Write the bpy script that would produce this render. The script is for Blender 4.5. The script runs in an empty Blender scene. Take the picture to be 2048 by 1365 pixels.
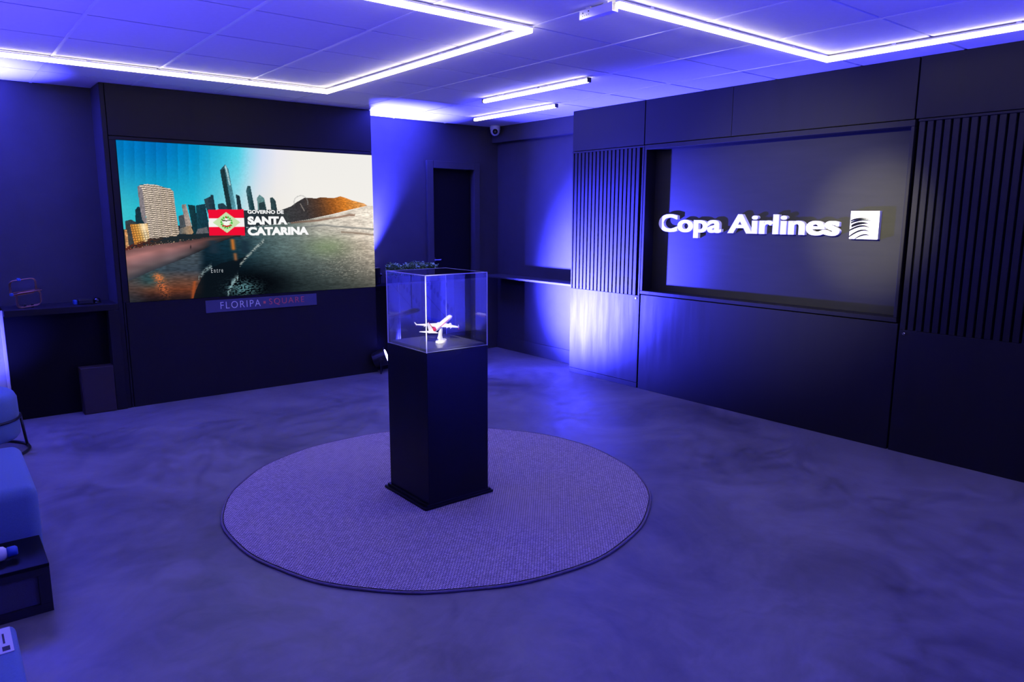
import bpy, bmesh, math, random
import numpy as np
from mathutils import Vector, Matrix

SC = bpy.context.scene
COL = SC.collection
PI = math.pi

# ------------------------------------------------------------------ camera
CAM_H = 1.62
cam_d = bpy.data.cameras.new('camera')
cam_d.sensor_width = 36.0
cam_d.lens = 36.0 * 1444.35 / 2048.0
cam_d.clip_start = 0.05
cam = bpy.data.objects.new('camera', cam_d)
COL.objects.link(cam)
_yaw, _pit, _rol = math.radians(51.3232), math.radians(-9.8544), math.radians(0.2011)
_f = Vector((math.cos(_pit) * math.cos(_yaw), math.cos(_pit) * math.sin(_yaw), math.sin(_pit)))
_r = Vector((math.sin(_yaw), -math.cos(_yaw), 0))
_u = _r.cross(_f)
_r2 = _r * math.cos(_rol) + _u * math.sin(_rol)
_u2 = -_r * math.sin(_rol) + _u * math.cos(_rol)
cam.matrix_world = Matrix(((_r2.x, _u2.x, -_f.x, 0), (_r2.y, _u2.y, -_f.y, 0), (_r2.z, _u2.z, -_f.z, CAM_H), (0, 0, 0, 1)))
SC.camera = cam

# ------------------------------------------------------------------ world, exposure
w = bpy.data.worlds.new('world')
SC.world = w
w.use_nodes = True
w.node_tree.nodes['Background'].inputs[0].default_value = (0.02, 0.03, 0.2, 1)
w.node_tree.nodes['Background'].inputs[1].default_value = 0.05
vs = SC.view_settings
vs.view_transform = 'Standard'
vs.look = 'None'
vs.exposure = 0.0
vs.gamma = 1.0
vs.use_curve_mapping = False
try:
    SC.cycles.sample_clamp_indirect = 6.0
    SC.cycles.max_bounces = 7
    SC.cycles.diffuse_bounces = 4
    SC.cycles.glossy_bounces = 4
    SC.cycles.transparent_max_bounces = 16
    SC.cycles.caustics_reflective = False
    SC.cycles.caustics_refractive = False
except Exception:
    pass

# ------------------------------------------------------------------ light levels (tune here)
BLUE = (0.050, 0.050, 1.0)
VIOLET = (0.075, 0.055, 1.0)
P_PAR_FLOOR = 58000     # floor wash on the slatted wall, hot core of the beam
P_PAR_SPILL = 7500      # its wide soft spill
P_PAR_WALL = 8000       # uplight beside the screen
P_PAR_LEFT = 13000       # uplight left of the console
P_PAR_FILL = 720       # unseen uplights added off frame to fill the room with blue
P_PLANE = 1400           # spotlight on the model airplane
P_EMBLEM = 1150         # narrow spotlight on the emblem
P_SIGN = 520            # spotlight on the airline sign
LED_STRENGTH = 10.5
SCREEN_STRENGTH = 1.0

# ------------------------------------------------------------------ helpers
def lin(c):
    return tuple(((v / 255.0) / 12.92 if v / 255.0 <= 0.04045 else ((v / 255.0 + 0.055) / 1.055) ** 2.4) for v in c)

def mat(name, color, rough=0.5, metal=0.0, spec=0.5, noise=0.0, nscale=8.0, bump=0.0, bscale=120.0, rnoise=0.0, stretch=None, coat=0.0, sheen=0.0):
    m = bpy.data.materials.new(name)
    m.use_nodes = True
    nt = m.node_tree
    b = nt.nodes['Principled BSDF']
    b.inputs['Base Color'].default_value = (*color, 1)
    b.inputs['Roughness'].default_value = rough
    b.inputs['Metallic'].default_value = metal
    b.inputs['Specular IOR Level'].default_value = spec
    if coat:
        b.inputs['Coat Weight'].default_value = coat
        b.inputs['Coat Roughness'].default_value = 0.1
    if sheen:
        b.inputs['Sheen Weight'].default_value = sheen
    tc = nt.nodes.new('ShaderNodeTexCoord')
    mp = nt.nodes.new('ShaderNodeMapping')
    nt.links.new(tc.outputs['Object'], mp.inputs['Vector'])
    if stretch:
        mp.inputs['Scale'].default_value = stretch
    if noise or rnoise:
        n = nt.nodes.new('ShaderNodeTexNoise')
        n.inputs['Scale'].default_value = nscale
        n.inputs['Detail'].default_value = 6
        n.inputs['Roughness'].default_value = 0.6
        nt.links.new(mp.outputs[0], n.inputs['Vector'])
        if noise:
            r = nt.nodes.new('ShaderNodeMapRange')
            r.inputs[1].default_value = 0.25
            r.inputs[2].default_value = 0.75
            r.inputs[3].default_value = 1 - noise
            r.inputs[4].default_value = 1 + noise
            nt.links.new(n.outputs['Fac'], r.inputs[0])
            mx = nt.nodes.new('ShaderNodeMix')
            mx.data_type = 'RGBA'
            mx.blend_type = 'MULTIPLY'
            mx.inputs[0].default_value = 1.0
            mx.inputs[6].default_value = (*color, 1)
            nt.links.new(r.outputs[0], mx.inputs[7])
            nt.links.new(mx.outputs[2], b.inputs['Base Color'])
        if rnoise:
            r2 = nt.nodes.new('ShaderNodeMapRange')
            r2.inputs[1].default_value = 0.3
            r2.inputs[2].default_value = 0.7
            r2.inputs[3].default_value = max(0.02, rough - rnoise)
            r2.inputs[4].default_value = rough + rnoise
            nt.links.new(n.outputs['Fac'], r2.inputs[0])
            nt.links.new(r2.outputs[0], b.inputs['Roughness'])
    if bump:
        n2 = nt.nodes.new('ShaderNodeTexNoise')
        n2.inputs['Scale'].default_value = bscale
        n2.inputs['Detail'].default_value = 3
        nt.links.new(mp.outputs[0], n2.inputs['Vector'])
        bp = nt.nodes.new('ShaderNodeBump')
        bp.inputs['Strength'].default_value = bump
        bp.inputs['Distance'].default_value = 0.004
        nt.links.new(n2.outputs['Fac'], bp.inputs['Height'])
        nt.links.new(bp.outputs[0], b.inputs['Normal'])
    return m

def emit(name, color, strength):
    m = bpy.data.materials.new(name)
    m.use_nodes = True
    nt = m.node_tree
    nt.nodes.clear()
    o = nt.nodes.new('ShaderNodeOutputMaterial')
    e = nt.nodes.new('ShaderNodeEmission')
    e.inputs[0].default_value = (*color, 1)
    e.inputs[1].default_value = strength
    nt.links.new(e.outputs[0], o.inputs[0])
    return m

WO = {}          # world origin of translated parents

def raw(name, verts, faces, material, parent=None, local=False, smooth=False, origin=None):
    """one mesh object; verts in world space unless local"""
    v = np.array(verts, dtype=float)
    if local:
        org = np.zeros(3)
    elif origin is not None:
        org = np.array(origin, float)
    else:
        lo, hi = v.min(0), v.max(0)
        org = np.array([(lo[0] + hi[0]) / 2, (lo[1] + hi[1]) / 2, lo[2]])
    me = bpy.data.meshes.new(name)
    me.from_pydata((v - org).tolist(), [], [list(f) for f in faces])
    me.update()
    if material is not None:
        me.materials.append(material)
    if smooth:
        me.polygons.foreach_set('use_smooth', [True] * len(me.polygons))
    o = bpy.data.objects.new(name, me)
    COL.objects.link(o)
    if parent is not None:
        o.parent = parent
        po = WO.get(parent.as_pointer(), np.zeros(3))
        o.location = tuple(org - po) if not local else (0, 0, 0)
    else:
        o.location = tuple(org)
    WO[o.as_pointer()] = org
    return o

BF = [(0, 3, 2, 1), (4, 5, 6, 7), (0, 1, 5, 4), (1, 2, 6, 5), (2, 3, 7, 6), (3, 0, 4, 7)]

def boxv(lo, hi):
    (a, b, c), (d, e, f) = lo, hi
    return [(a, b, c), (d, b, c), (d, e, c), (a, e, c), (a, b, f), (d, b, f), (d, e, f), (a, e, f)]

class MB:
    def __init__(self):
        self.v, self.f = [], []
    def add(self, v, f):
        k = len(self.v)
        self.v += [tuple(p) for p in v]
        self.f += [tuple(i + k for i in q) for q in f]
        return self
    def box(self, lo, hi):
        return self.add(boxv(lo, hi), BF)
    def build(self, name, m, parent=None, **k):
        return raw(name, self.v, self.f, m, parent, **k)

def bevel_mesh(o, width, seg=2, angle=0.6):
    bm = bmesh.new()
    bm.from_mesh(o.data)
    es = [e for e in bm.edges if len(e.link_faces) == 2 and e.calc_face_angle() > angle]
    bmesh.ops.bevel(bm, geom=es, offset=width, segments=seg, affect='EDGES', profile=0.5)
    bm.to_mesh(o.data)
    bm.free()
    o.data.update()
    return o

def box(name, lo, hi, m, parent=None, bev=0.0, seg=2, smooth=False, **k):
    o = raw(name, boxv(lo, hi), BF, m, parent, **k)
    if bev:
        bevel_mesh(o, bev, seg)
    if smooth:
        o.data.polygons.foreach_set('use_smooth', [True] * len(o.data.polygons))
    return o

def lathe(profile, n=24, center=(0, 0, 0), axis='z', cap=True):
    """profile: list of (r, h)"""
    v, f = [], []
    for r, h in profile:
        for i in range(n):
            a = 2 * PI * i / n
            p = (r * math.cos(a), r * math.sin(a), h)
            if axis == 'x':
                p = (p[2], p[0], p[1])
            elif axis == 'y':
                p = (p[1], p[2], p[0])
            v.append((p[0] + center[0], p[1] + center[1], p[2] + center[2]))
    for j in range(len(profile) - 1):
        for i in range(n):
            k = (i + 1) % n
            f.append((j * n + i, j * n + k, (j + 1) * n + k, (j + 1) * n + i))
    if cap:
        f.append(tuple(range(n))[::-1])
        f.append(tuple((len(profile) - 1) * n + i for i in range(n)))
    return v, f

def tube(pts, r, n=8, closed=False):
    pts = [Vector(p) for p in pts]
    v, f = [], []
    N = len(pts)
    prev = None
    for i, p in enumerate(pts):
        if closed:
            d = (pts[(i + 1) % N] - pts[i - 1]).normalized()
        else:
            d = (pts[min(i + 1, N - 1)] - pts[max(i - 1, 0)]).normalized()
        ref = prev if prev is not None else (Vector((0, 0, 1)) if abs(d.z) < 0.9 else Vector((1, 0, 0)))
        a = (ref - d * ref.dot(d))
        if a.length < 1e-6:
            a = d.orthogonal()
        a.normalize()
        prev = a
        b = d.cross(a)
        for k in range(n):
            t = 2 * PI * k / n
            v.append(tuple(p + a * (r * math.cos(t)) + b * (r * math.sin(t))))
    rng = N if closed else N - 1
    for j in range(rng):
        j2 = (j + 1) % N
        for k in range(n):
            k2 = (k + 1) % n
            f.append((j * n + k, j * n + k2, j2 * n + k2, j2 * n + k))
    if not closed:
        f.append(tuple(range(n))[::-1])
        f.append(tuple((N - 1) * n + k for k in range(n)))
    return v, f

def tag(o, label=None, cat=None, group=None, kind=None):
    if label:
        o['label'] = label
    if cat:
        o['category'] = cat
    if group:
        o['group'] = group
    if kind:
        o['kind'] = kind
    return o

def thing(name, loc, label=None, cat=None, group=None, kind=None, rot=None):
    o = bpy.data.objects.new(name, None)
    COL.objects.link(o)
    o.empty_display_size = 0.05
    o.location = loc
    if rot is not None:
        o.rotation_euler = rot
    WO[o.as_pointer()] = np.array(loc, float)
    return tag(o, label, cat, group, kind)

def light(name, kind, loc, target, power, color, size=0.08, spot=60, blend=0.6):
    d = bpy.data.lights.new(name, kind)
    d.energy = power
    d.color = color
    d.shadow_soft_size = size
    if kind == 'SPOT':
        d.spot_size = math.radians(spot)
        d.spot_blend = blend
    o = bpy.data.objects.new(name, d)
    COL.objects.link(o)
    o.location = loc
    o.rotation_euler = (Vector(target) - Vector(loc)).to_track_quat('-Z', 'Y').to_euler()
    return o

_font_cache = {}
def text_geo(s, offset=0.0, extrude=0.0, spacing=1.0):
    key = (s, offset, extrude, spacing)
    if key in _font_cache:
        return _font_cache[key]
    cu = bpy.data.curves.new('tmp_text', 'FONT')
    cu.body = s
    cu.size = 1.0
    cu.offset = offset
    cu.extrude = extrude
    cu.space_character = spacing
    cu.resolution_u = 6
    o = bpy.data.objects.new('tmp_text', cu)
    COL.objects.link(o)
    dg = bpy.context.evaluated_depsgraph_get()
    me = o.evaluated_get(dg).to_mesh()
    v = np.array([tuple(q.co) for q in me.vertices], float).reshape(-1, 3)
    f = [tuple(p.vertices) for p in me.polygons]
    o.evaluated_get(dg).to_mesh_clear()
    bpy.data.objects.remove(o)
    bpy.data.curves.remove(cu)
    _font_cache[key] = (v, f)
    return v, f

# ------------------------------------------------------------------ materials
M_PANEL = mat('dark_panel_paint', (0.0120, 0.0112, 0.0116), rough=0.6, spec=0.2, noise=0.16, nscale=3.0, rnoise=0.06, bump=0.05, bscale=90, stretch=(6, 6, 0.6))
M_WALL = mat('navy_wall_paint', (0.045, 0.044, 0.049), rough=0.7, spec=0.25, noise=0.10, nscale=5.0, bump=0.12, bscale=220)
M_WALL_LOW = mat('dark_console_paint', (0.0055, 0.0050, 0.0052), rough=0.6, spec=0.12, noise=0.12, nscale=6.0, bump=0.05, bscale=160)
M_GAP = mat('groove_black', (0.004, 0.004, 0.005), rough=0.9, spec=0.1, noise=0.1)
M_SIGNBACK = mat('recess_board_paint', (0.018, 0.0178, 0.0165), rough=0.6, spec=0.2, noise=0.15, nscale=2.5, bump=0.06, bscale=60, stretch=(1, 1, 10))
M_CEIL = mat('ceiling_tile', (0.70, 0.70, 0.71), rough=0.9, spec=0.2, noise=0.03, nscale=30, bump=0.25, bscale=350)
M_CEILTOP = mat('ceiling_void', (0.05, 0.05, 0.06), rough=0.9, noise=0.1)
M_RAIL = mat('ceiling_rail_metal', (0.72, 0.72, 0.74), rough=0.45, noise=0.03)
M_ALU = mat('white_aluminium', (0.75, 0.75, 0.76), rough=0.4, noise=0.03)
M_LED = emit('led_diffuser', (1.0, 0.90, 0.76), LED_STRENGTH)
M_WHITE = mat('white_letter_paint', (0.86, 0.86, 0.86), rough=0.45, noise=0.02)
M_BLACK = mat('black_lacquer', (0.005, 0.005, 0.006), rough=0.32, spec=0.12, noise=0.05, nscale=300)
M_BLACKM = mat('black_metal', (0.012, 0.012, 0.013), rough=0.4, spec=0.5, noise=0.1)
M_PLINTH = mat('dark_plinth', (0.10, 0.10, 0.11), rough=0.22, spec=0.6, noise=0.05)
M_PLANE = mat('model_white', (0.86, 0.84, 0.80), rough=0.3, noise=0.02)
M_RED = mat('model_red', (0.55, 0.02, 0.03), rough=0.35, noise=0.03)
M_FAB = mat('blue_fabric', (0.15, 0.24, 0.40), rough=0.95, spec=0.1, noise=0.10, nscale=220, bump=0.35, bscale=500, sheen=0.2)
M_LEAF = mat('leaf_green', (0.17, 0.31, 0.07), rough=0.5, noise=0.6, nscale=26)
M_SOIL = mat('planter_black', (0.02, 0.02, 0.02), rough=0.6, noise=0.2)
M_COPPER = mat('copper_wire', (0.45, 0.22, 0.12), rough=0.35, metal=1.0, noise=0.1)
M_BLUEP = mat('blue_plastic', (0.03, 0.10, 0.45), rough=0.4, noise=0.05)
M_GLASSD = mat('dark_glass', (0.01, 0.01, 0.012), rough=0.08, spec=0.6, noise=0.05)
M_CHROME = mat('chrome', (0.7, 0.7, 0.7), rough=0.2, metal=1.0, noise=0.02)
M_BROWN = mat('brown_board', (0.030, 0.019, 0.016), rough=0.6, noise=0.2, nscale=4)
M_MESH = mat('grey_mesh_panel', (0.07, 0.068, 0.065), rough=0.8, noise=0.25, nscale=260, bump=0.4, bscale=600)
M_PAPER = mat('white_paper', (0.8, 0.8, 0.8), rough=0.7, noise=0.03)
M_INK = mat('dark_ink', (0.03, 0.03, 0.05), rough=0.7, noise=0.05)
M_PLAQUE = mat('plaque_blue_grey', (0.085, 0.085, 0.15), rough=0.45, noise=0.06)
M_PLRED = mat('plaque_red', (0.85, 0.16, 0.14), rough=0.5, noise=0.03)
M_MURAL = mat('mural_light', (0.62, 0.64, 0.72), rough=0.6, noise=0.06, nscale=2)
M_MURALB = mat('mural_blue', (0.16, 0.22, 0.50), rough=0.6, noise=0.1, nscale=2)
M_MURALD = mat('mural_dark', (0.02, 0.02, 0.03), rough=0.6, noise=0.1)
M_PARLENS = emit('par_lens', (0.30, 0.28, 1.0), 26.0)
M_CAMW = mat('camera_housing', (0.72, 0.72, 0.74), rough=0.35, noise=0.02)

def floor_material():
    m = bpy.data.materials.new('polished_cement')
    m.use_nodes = True
    nt = m.node_tree
    b = nt.nodes['Principled BSDF']
    tc = nt.nodes.new('ShaderNodeTexCoord')
    n1 = nt.nodes.new('ShaderNodeTexNoise')
    n1.inputs['Scale'].default_value = 1.1
    n1.inputs['Detail'].default_value = 8
    n1.inputs['Roughness'].default_value = 0.62
    n1.inputs['Distortion'].default_value = 0.9
    n2 = nt.nodes.new('ShaderNodeTexNoise')
    n2.inputs['Scale'].default_value = 5.5
    n2.inputs['Detail'].default_value = 8
    n2.inputs['Distortion'].default_value = 1.4
    n3 = nt.nodes.new('ShaderNodeTexNoise')
    n3.inputs['Scale'].default_value = 140
    for n in (n1, n2, n3):
        nt.links.new(tc.outputs['Object'], n.inputs['Vector'])
    a = nt.nodes.new('ShaderNodeMath')
    a.operation = 'MULTIPLY_ADD'
    a.inputs[1].default_value = 0.45
    nt.links.new(n2.outputs['Fac'], a.inputs[0])
    nt.links.new(n1.outputs['Fac'], a.inputs[2])
    r = nt.nodes.new('ShaderNodeValToRGB')
    r.color_ramp.elements[0].position = 0.52
    r.color_ramp.elements[0].color = (0.098, 0.091, 0.090, 1)
    r.color_ramp.elements[1].position = 0.92
    r.color_ramp.elements[1].color = (0.240, 0.226, 0.214, 1)
    nt.links.new(a.outputs[0], r.inputs[0])
    nt.links.new(r.outputs[0], b.inputs['Base Color'])
    rr = nt.nodes.new('ShaderNodeMapRange')
    rr.inputs[1].default_value = 0.35
    rr.inputs[2].default_value = 0.7
    rr.inputs[3].default_value = 0.34
    rr.inputs[4].default_value = 0.52
    nt.links.new(n2.outputs['Fac'], rr.inputs[0])
    nt.links.new(rr.outputs[0], b.inputs['Roughness'])
    b.inputs['Specular IOR Level'].default_value = 0.45
    bp = nt.nodes.new('ShaderNodeBump')
    bp.inputs['Strength'].default_value = 0.04
    bp.inputs['Distance'].default_value = 0.003
    nt.links.new(n3.outputs['Fac'], bp.inputs['Height'])
    nt.links.new(bp.outputs[0], b.inputs['Normal'])
    return m

def rug_material():
    m = bpy.data.materials.new('woven_rug')
    m.use_nodes = True
    nt = m.node_tree
    b = nt.nodes['Principled BSDF']
    b.inputs['Roughness'].default_value = 0.95
    b.inputs['Specular IOR Level'].default_value = 0.1
    tc = nt.nodes.new('ShaderNodeTexCoord')
    mp = nt.nodes.new('ShaderNodeMapping')
    mp.inputs['Rotation'].default_value = (0, 0, math.radians(8))
    nt.links.new(tc.outputs['Object'], mp.inputs['Vector'])
    nz = nt.nodes.new('ShaderNodeTexNoise')
    nz.inputs['Scale'].default_value = 60
    nt.links.new(mp.outputs[0], nz.inputs['Vector'])
    ad = nt.nodes.new('ShaderNodeMixRGB')
    ad.blend_type = 'ADD'
    ad.inputs[0].default_value = 0.006
    nt.links.new(mp.outputs[0], ad.inputs[1])
    nt.links.new(nz.outputs['Color'], ad.inputs[2])
    br = nt.nodes.new('ShaderNodeTexBrick')
    br.inputs['Scale'].default_value = 1.0
    br.inputs['Brick Width'].default_value = 0.0155
    br.inputs['Row Height'].default_value = 0.0115
    br.inputs['Mortar Size'].default_value = 0.0022
    br.inputs['Mortar Smooth'].default_value = 0.7
    br.offset = 0.5
    br.inputs['Color1'].default_value = (0.74, 0.62, 0.66, 1)
    br.inputs['Color2'].default_value = (0.52, 0.43, 0.47, 1)
    br.inputs['Mortar'].default_value = (0.11, 0.085, 0.10, 1)
    nt.links.new(ad.outputs[0], br.inputs['Vector'])
    nt.links.new(br.outputs['Color'], b.inputs['Base Color'])
    bp = nt.nodes.new('ShaderNodeBump')
    bp.invert = True
    bp.inputs['Strength'].default_value = 0.7
    bp.inputs['Distance'].default_value = 0.004
    nt.links.new(br.outputs['Fac'], bp.inputs['Height'])
    nt.links.new(bp.outputs[0], b.inputs['Normal'])
    return m

def acrylic_material():
    m = bpy.data.materials.new('clear_acrylic')
    m.use_nodes = True
    nt = m.node_tree
    nt.nodes.clear()
    o = nt.nodes.new('ShaderNodeOutputMaterial')
    tr = nt.nodes.new('ShaderNodeBsdfTransparent')
    tr.inputs[0].default_value = (0.97, 0.98, 1.0, 1)
    gl = nt.nodes.new('ShaderNodeBsdfGlossy')
    gl.inputs['Roughness'].default_value = 0.0
    gl.inputs['Color'].default_value = (1, 1, 1, 1)
    fr = nt.nodes.new('ShaderNodeFresnel')
    fr.inputs[0].default_value = 1.5
    mx = nt.nodes.new('ShaderNodeMixShader')
    ge = nt.nodes.new('ShaderNodeNewGeometry')
    iv = nt.nodes.new('ShaderNodeMath')
    iv.operation = 'SUBTRACT'
    iv.inputs[0].default_value = 1.0
    nt.links.new(ge.outputs['Backfacing'], iv.inputs[1])
    mu_ = nt.nodes.new('ShaderNodeMath')
    mu_.operation = 'MULTIPLY'
    mu_.inputs[1].default_value = 1.9
    nt.links.new(fr.outputs[0], mu_.inputs[0])
    m3 = nt.nodes.new('ShaderNodeMath')
    m3.operation = 'MULTIPLY'
    nt.links.new(mu_.outputs[0], m3.inputs[0])
    nt.links.new(iv.outputs[0], m3.inputs[1])
    m3.use_clamp = True
    nt.links.new(m3.outputs[0], mx.inputs[0])
    nt.links.new(tr.outputs[0], mx.inputs[1])
    nt.links.new(gl.outputs[0], mx.inputs[2])
    nt.links.new(mx.outputs[0], o.inputs[0])
    return m

M_FLOOR = floor_material()
M_RUG = rug_material()
M_RUGEDGE = mat('rug_binding', (0.20, 0.17, 0.20), rough=0.95, spec=0.1, noise=0.2, nscale=60)
M_ACR = acrylic_material()
M_ACREDGE = mat('acrylic_polished_edge', (0.75, 0.78, 0.9), rough=0.25, spec=0.8, noise=0.02)

# ------------------------------------------------------------------ room shell
ZC = 2.645
XL, XR, YB, YF = -1.35, 5.415, 7.05, -2.70

fl = box('floor', (XL - 0.2, YF - 0.2, -0.08), (XR + 0.2, YB + 0.2, 0.0), M_FLOOR)
tag(fl, kind='structure')

# ceiling: board + tiles + rails
ce = box('ceiling', (XL - 0.2, YF - 0.2, ZC + 0.014), (XR + 0.2, YB + 0.2, ZC + 0.06), M_CEILTOP)
tag(ce, kind='structure')
GX0, GDX, GY0, GDY = 0.755, 0.651, 1.93, 0.6465
gx = [XL] + [GX0 + GDX * k for k in range(-3, 8) if XL + 0.05 < GX0 + GDX * k < XR - 0.02] + [XR]
gy = [YF] + [GY0 + GDY * k for k in range(-7, 9) if YF + 0.05 < GY0 + GDY * k < YB - 0.02] + [YB]
tile_cache = {}
for i in range(len(gx) - 1):
    for j in range(len(gy) - 1):
        a, b_, c, d = gx[i] + 0.009, gx[i + 1] - 0.009, gy[j] + 0.008, gy[j + 1] - 0.008
        key = (round(b_ - a, 3), round(d - c, 3))
        if key in tile_cache:
            src = tile_cache[key]
            o = src.copy()
            COL.objects.link(o)
            cx, cy = (a + b_) / 2, (c + d) / 2
            po = WO[ce.as_pointer()]
            o.location = (cx - po[0], cy - po[1], ZC - po[2])
        else:
            o = box('ceiling_tile', (a, c, ZC), (b_, d, ZC + 0.012), M_CEIL, ce, bev=0.002, seg=1)
            tile_cache[key] = o
for k, x in enumerate(gx[1:-1]):
    box('ceiling_rail', (x - 0.0088, YF, ZC - 0.003), (x + 0.0088, YB, ZC + 0.013), M_RAIL, ce)

# back wall with the door opening
wb = MB()
wb.box((XL - 0.2, YB, 0), (4.47, YB + 0.18, ZC + 0.01)).box((4.47, YB, 2.15), (5.06, YB + 0.18, ZC + 0.01)).box((5.06, YB, 0), (XR + 0.2, YB + 0.18, ZC + 0.01))
tag(wb.build('wall_back', M_WALL), kind='structure')
tag(box('wall_right', (XR, YF - 0.2, 0), (XR + 0.18, YB, ZC + 0.01), M_WALL), kind='structure')
tag(box('wall_left', (XL - 0.18, YF - 0.2, 0), (XL, YB, ZC + 0.01), M_WALL), kind='structure')
tag(box('wall_front', (XL, YF - 0.18, 0), (XR, YF, ZC + 0.01), M_WALL), kind='structure')

# door in the back wall
dr = thing('door_1', (4.76, YB + 0.03, 0), kind='structure')
box('door_leaf', (4.485, YB + 0.055, 0.004), (5.045, YB + 0.095, 2.138), M_WALL_LOW, dr, bev=0.002)
for x0, x1 in ((4.40, 4.482), (5.048, 5.125)):
    box('door_jamb', (x0, YB - 0.035, 0), (x1, YB - 0.0005, 2.225), M_WALL, dr, bev=0.004)
box('door_head', (4.4825, YB - 0.035, 2.142), (5.0475, YB - 0.0005, 2.225), M_WALL, dr, bev=0.004)
box('door_handle', (4.50, YB + 0.0, 1.108), (4.60, YB + 0.018, 1.124), M_CHROME, dr, bev=0.004)
box('door_handle_plate', (4.50, YB + 0.018, 1.095), (4.53, YB + 0.054, 1.14), M_BLACKM, dr, bev=0.003)

# niche side: soffit beam, shelf rail, baseboard
tag(box('trim_1', (5.325, 5.46, 2.465), (XR - 0.001, YB - 0.001, ZC - 0.001), M_WALL, bev=0.004), kind='structure')
sh = box('trim_2', (5.140, 5.4505, 0.899), (XR - 0.001, 6.98, 0.921), M_WALL, bev=0.003)
tag(sh, kind='structure')
bb = box('baseboard_right', (5.40, 5.46, 0.0), (XR - 0.001, YB - 0.001, 0.152), M_WALL, bev=0.003)
tag(bb, kind='structure')

# ------------------------------------------------------------------ feature wall (right)
FX = 5.136
FB = 5.27
Y0, Y1 = 5.45, 0.10
wf = box('wall_feature', (FB, Y1, 0), (XR - 0.002, Y0, ZC - 0.001), M_GAP)
tag(wf, kind='structure')
ZT = 2.255
# upper panels
for ya, yb in ((5.45, 4.518), (4.508, 3.60), (3.597, 2.196), (2.186, Y1)):
    box('upper_panel', (FX, yb, ZT), (FB, ya, ZC - 0.002), M_PANEL, wf, bev=0.0025)
# horizontal rails under the upper panels
for ya, yb in ((5.45, 4.505), (2.165, Y1)):
    box('panel_rail', (FX - 0.006, yb, 2.236), (FB, ya, 2.2505), M_PANEL, wf, bev=0.0015)
# frame round the recess
box('recess_frame_top', (FX - 0.008, 2.185, 2.210), (FB, 4.50, 2.2505), M_PANEL, wf, bev=0.003)
box('recess_frame_bottom', (FX - 0.008, 2.185, 0.905), (FB, 4.50, 0.936), M_PANEL, wf, bev=0.003)
box('recess_frame_side', (FX - 0.008, 4.474, 0.9365), (FB, 4.50, 2.2095), M_PANEL, wf, bev=0.003)
box('recess_frame_side', (FX - 0.008, 2.185, 0.9365), (FB, 2.208, 2.2095), M_PANEL, wf, bev=0.003)
box('recess_board', (FB - 0.012, 2.2085, 0.9365), (FB, 4.4735, 2.2095), M_SIGNBACK, wf)
# lower panels
box('lower_panel', (FX, 4.512, 0.052), (FB, 5.45, 0.885), M_PANEL, wf, bev=0.0015)
box('lower_panel', (FX, 2.176, 0.0), (FB, 4.496, 0.897), M_PANEL, wf, bev=0.0025)
box('lower_panel', (FX, Y1, 0.0), (FB, 2.163, 0.860), M_PANEL, wf, bev=0.0025)
box('kick_strip', (FX, 4.512, 0.0), (FB, 5.45, 0.049), M_PANEL, wf, bev=0.002)
# slats, flush with the lower panel, with dark grooves between them
box('slat_backing', (FX + 0.022, 4.512, 0.8855), (FB, 5.45, 2.2355), M_GAP, wf)
box('slat_backing', (FX + 0.022, Y1, 0.8605), (FB, 2.163, 2.2355), M_GAP, wf)
pitch = 0.0512
slat_src = {}
def slat(yc, z0, z1, wdt=0.0375):
    key = (round(z0, 3), round(z1, 3), round(wdt, 4))
    po = WO[wf.as_pointer()]
    if key in slat_src:
        o = slat_src[key].copy()
        COL.objects.link(o)
        o.location = ((FX + FX + 0.022) / 2 - po[0], yc - po[1], z0 - po[2])
    else:
        o = box('slat', (FX, yc - wdt / 2, z0), (FX + 0.022, yc + wdt / 2, z1), M_PANEL, wf, bev=0.002, seg=1)
        slat_src[key] = o
slat(5.45 - 0.0085, 0.8855, 2.2355, 0.017)
for k in range(17):
    slat(5.45 - 0.0335 - 0.0155 - k * pitch, 0.8855, 2.2355)
slat(4.512 + 0.0105, 0.8855, 2.2355, 0.021)
k = 0
while 2.163 - 0.019 - k * pitch > Y1 + 0.02:
    slat(2.163 - 0.019 - k * pitch, 0.8605, 2.2355, 0.036)
    k += 1
# small round locks
for y, z in ((4.552, 0.858), (2.132, 0.832)):
    v, f = lathe([(0.0105, 0), (0.0105, 0.004), (0.008, 0.007)], 16, axis='x')
    v = [(FX - p[0], y + p[1], z + p[2]) for p in v]
    raw('lock', v, [q[::-1] for q in f], M_CHROME, wf)
    box('lock_slot', (FX - 0.0080, y - 0.006, z - 0.0012), (FX - 0.0072, y + 0.006, z + 0.0012), M_INK, wf)

# ------------------------------------------------------------------ screen housing
SY = 6.667
wsn = box('wall_screen', (1.172, SY + 0.02, 0), (3.528, YB - 0.001, ZC - 0.001), M_GAP)
tag(wsn, kind='structure')
box('fascia_panel', (1.203, SY, 2.243), (3.535, SY + 0.02, ZC - 0.004), M_PANEL, wsn, bev=0.002)
box('fascia_rail', (1.203, SY, 2.210), (3.535, SY + 0.02, 2.238), M_PANEL, wsn, bev=0.002)
box('corner_stile', (1.165, SY - 0.002, 0), (1.197, SY + 0.0195, ZC - 0.003), M_PANEL, wsn, bev=0.002)
box('side_stile', (1.203, SY, 0.8945), (1.250, SY + 0.02, 2.2095), M_PANEL, wsn, bev=0.002)
box('lower_stile', (1.203, SY, 0), (1.216, SY + 0.02, 0.8935), M_PANEL, wsn, bev=0.001)
box('lower_panel', (1.222, SY, 0), (3.535, SY + 0.02, 0.8935), M_PANEL, wsn, bev=0.002)
box('side_panel', (1.165, SY + 0.02, 0), (1.1718, YB - 0.002, ZC - 0.003), M_WALL, wsn)
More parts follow.
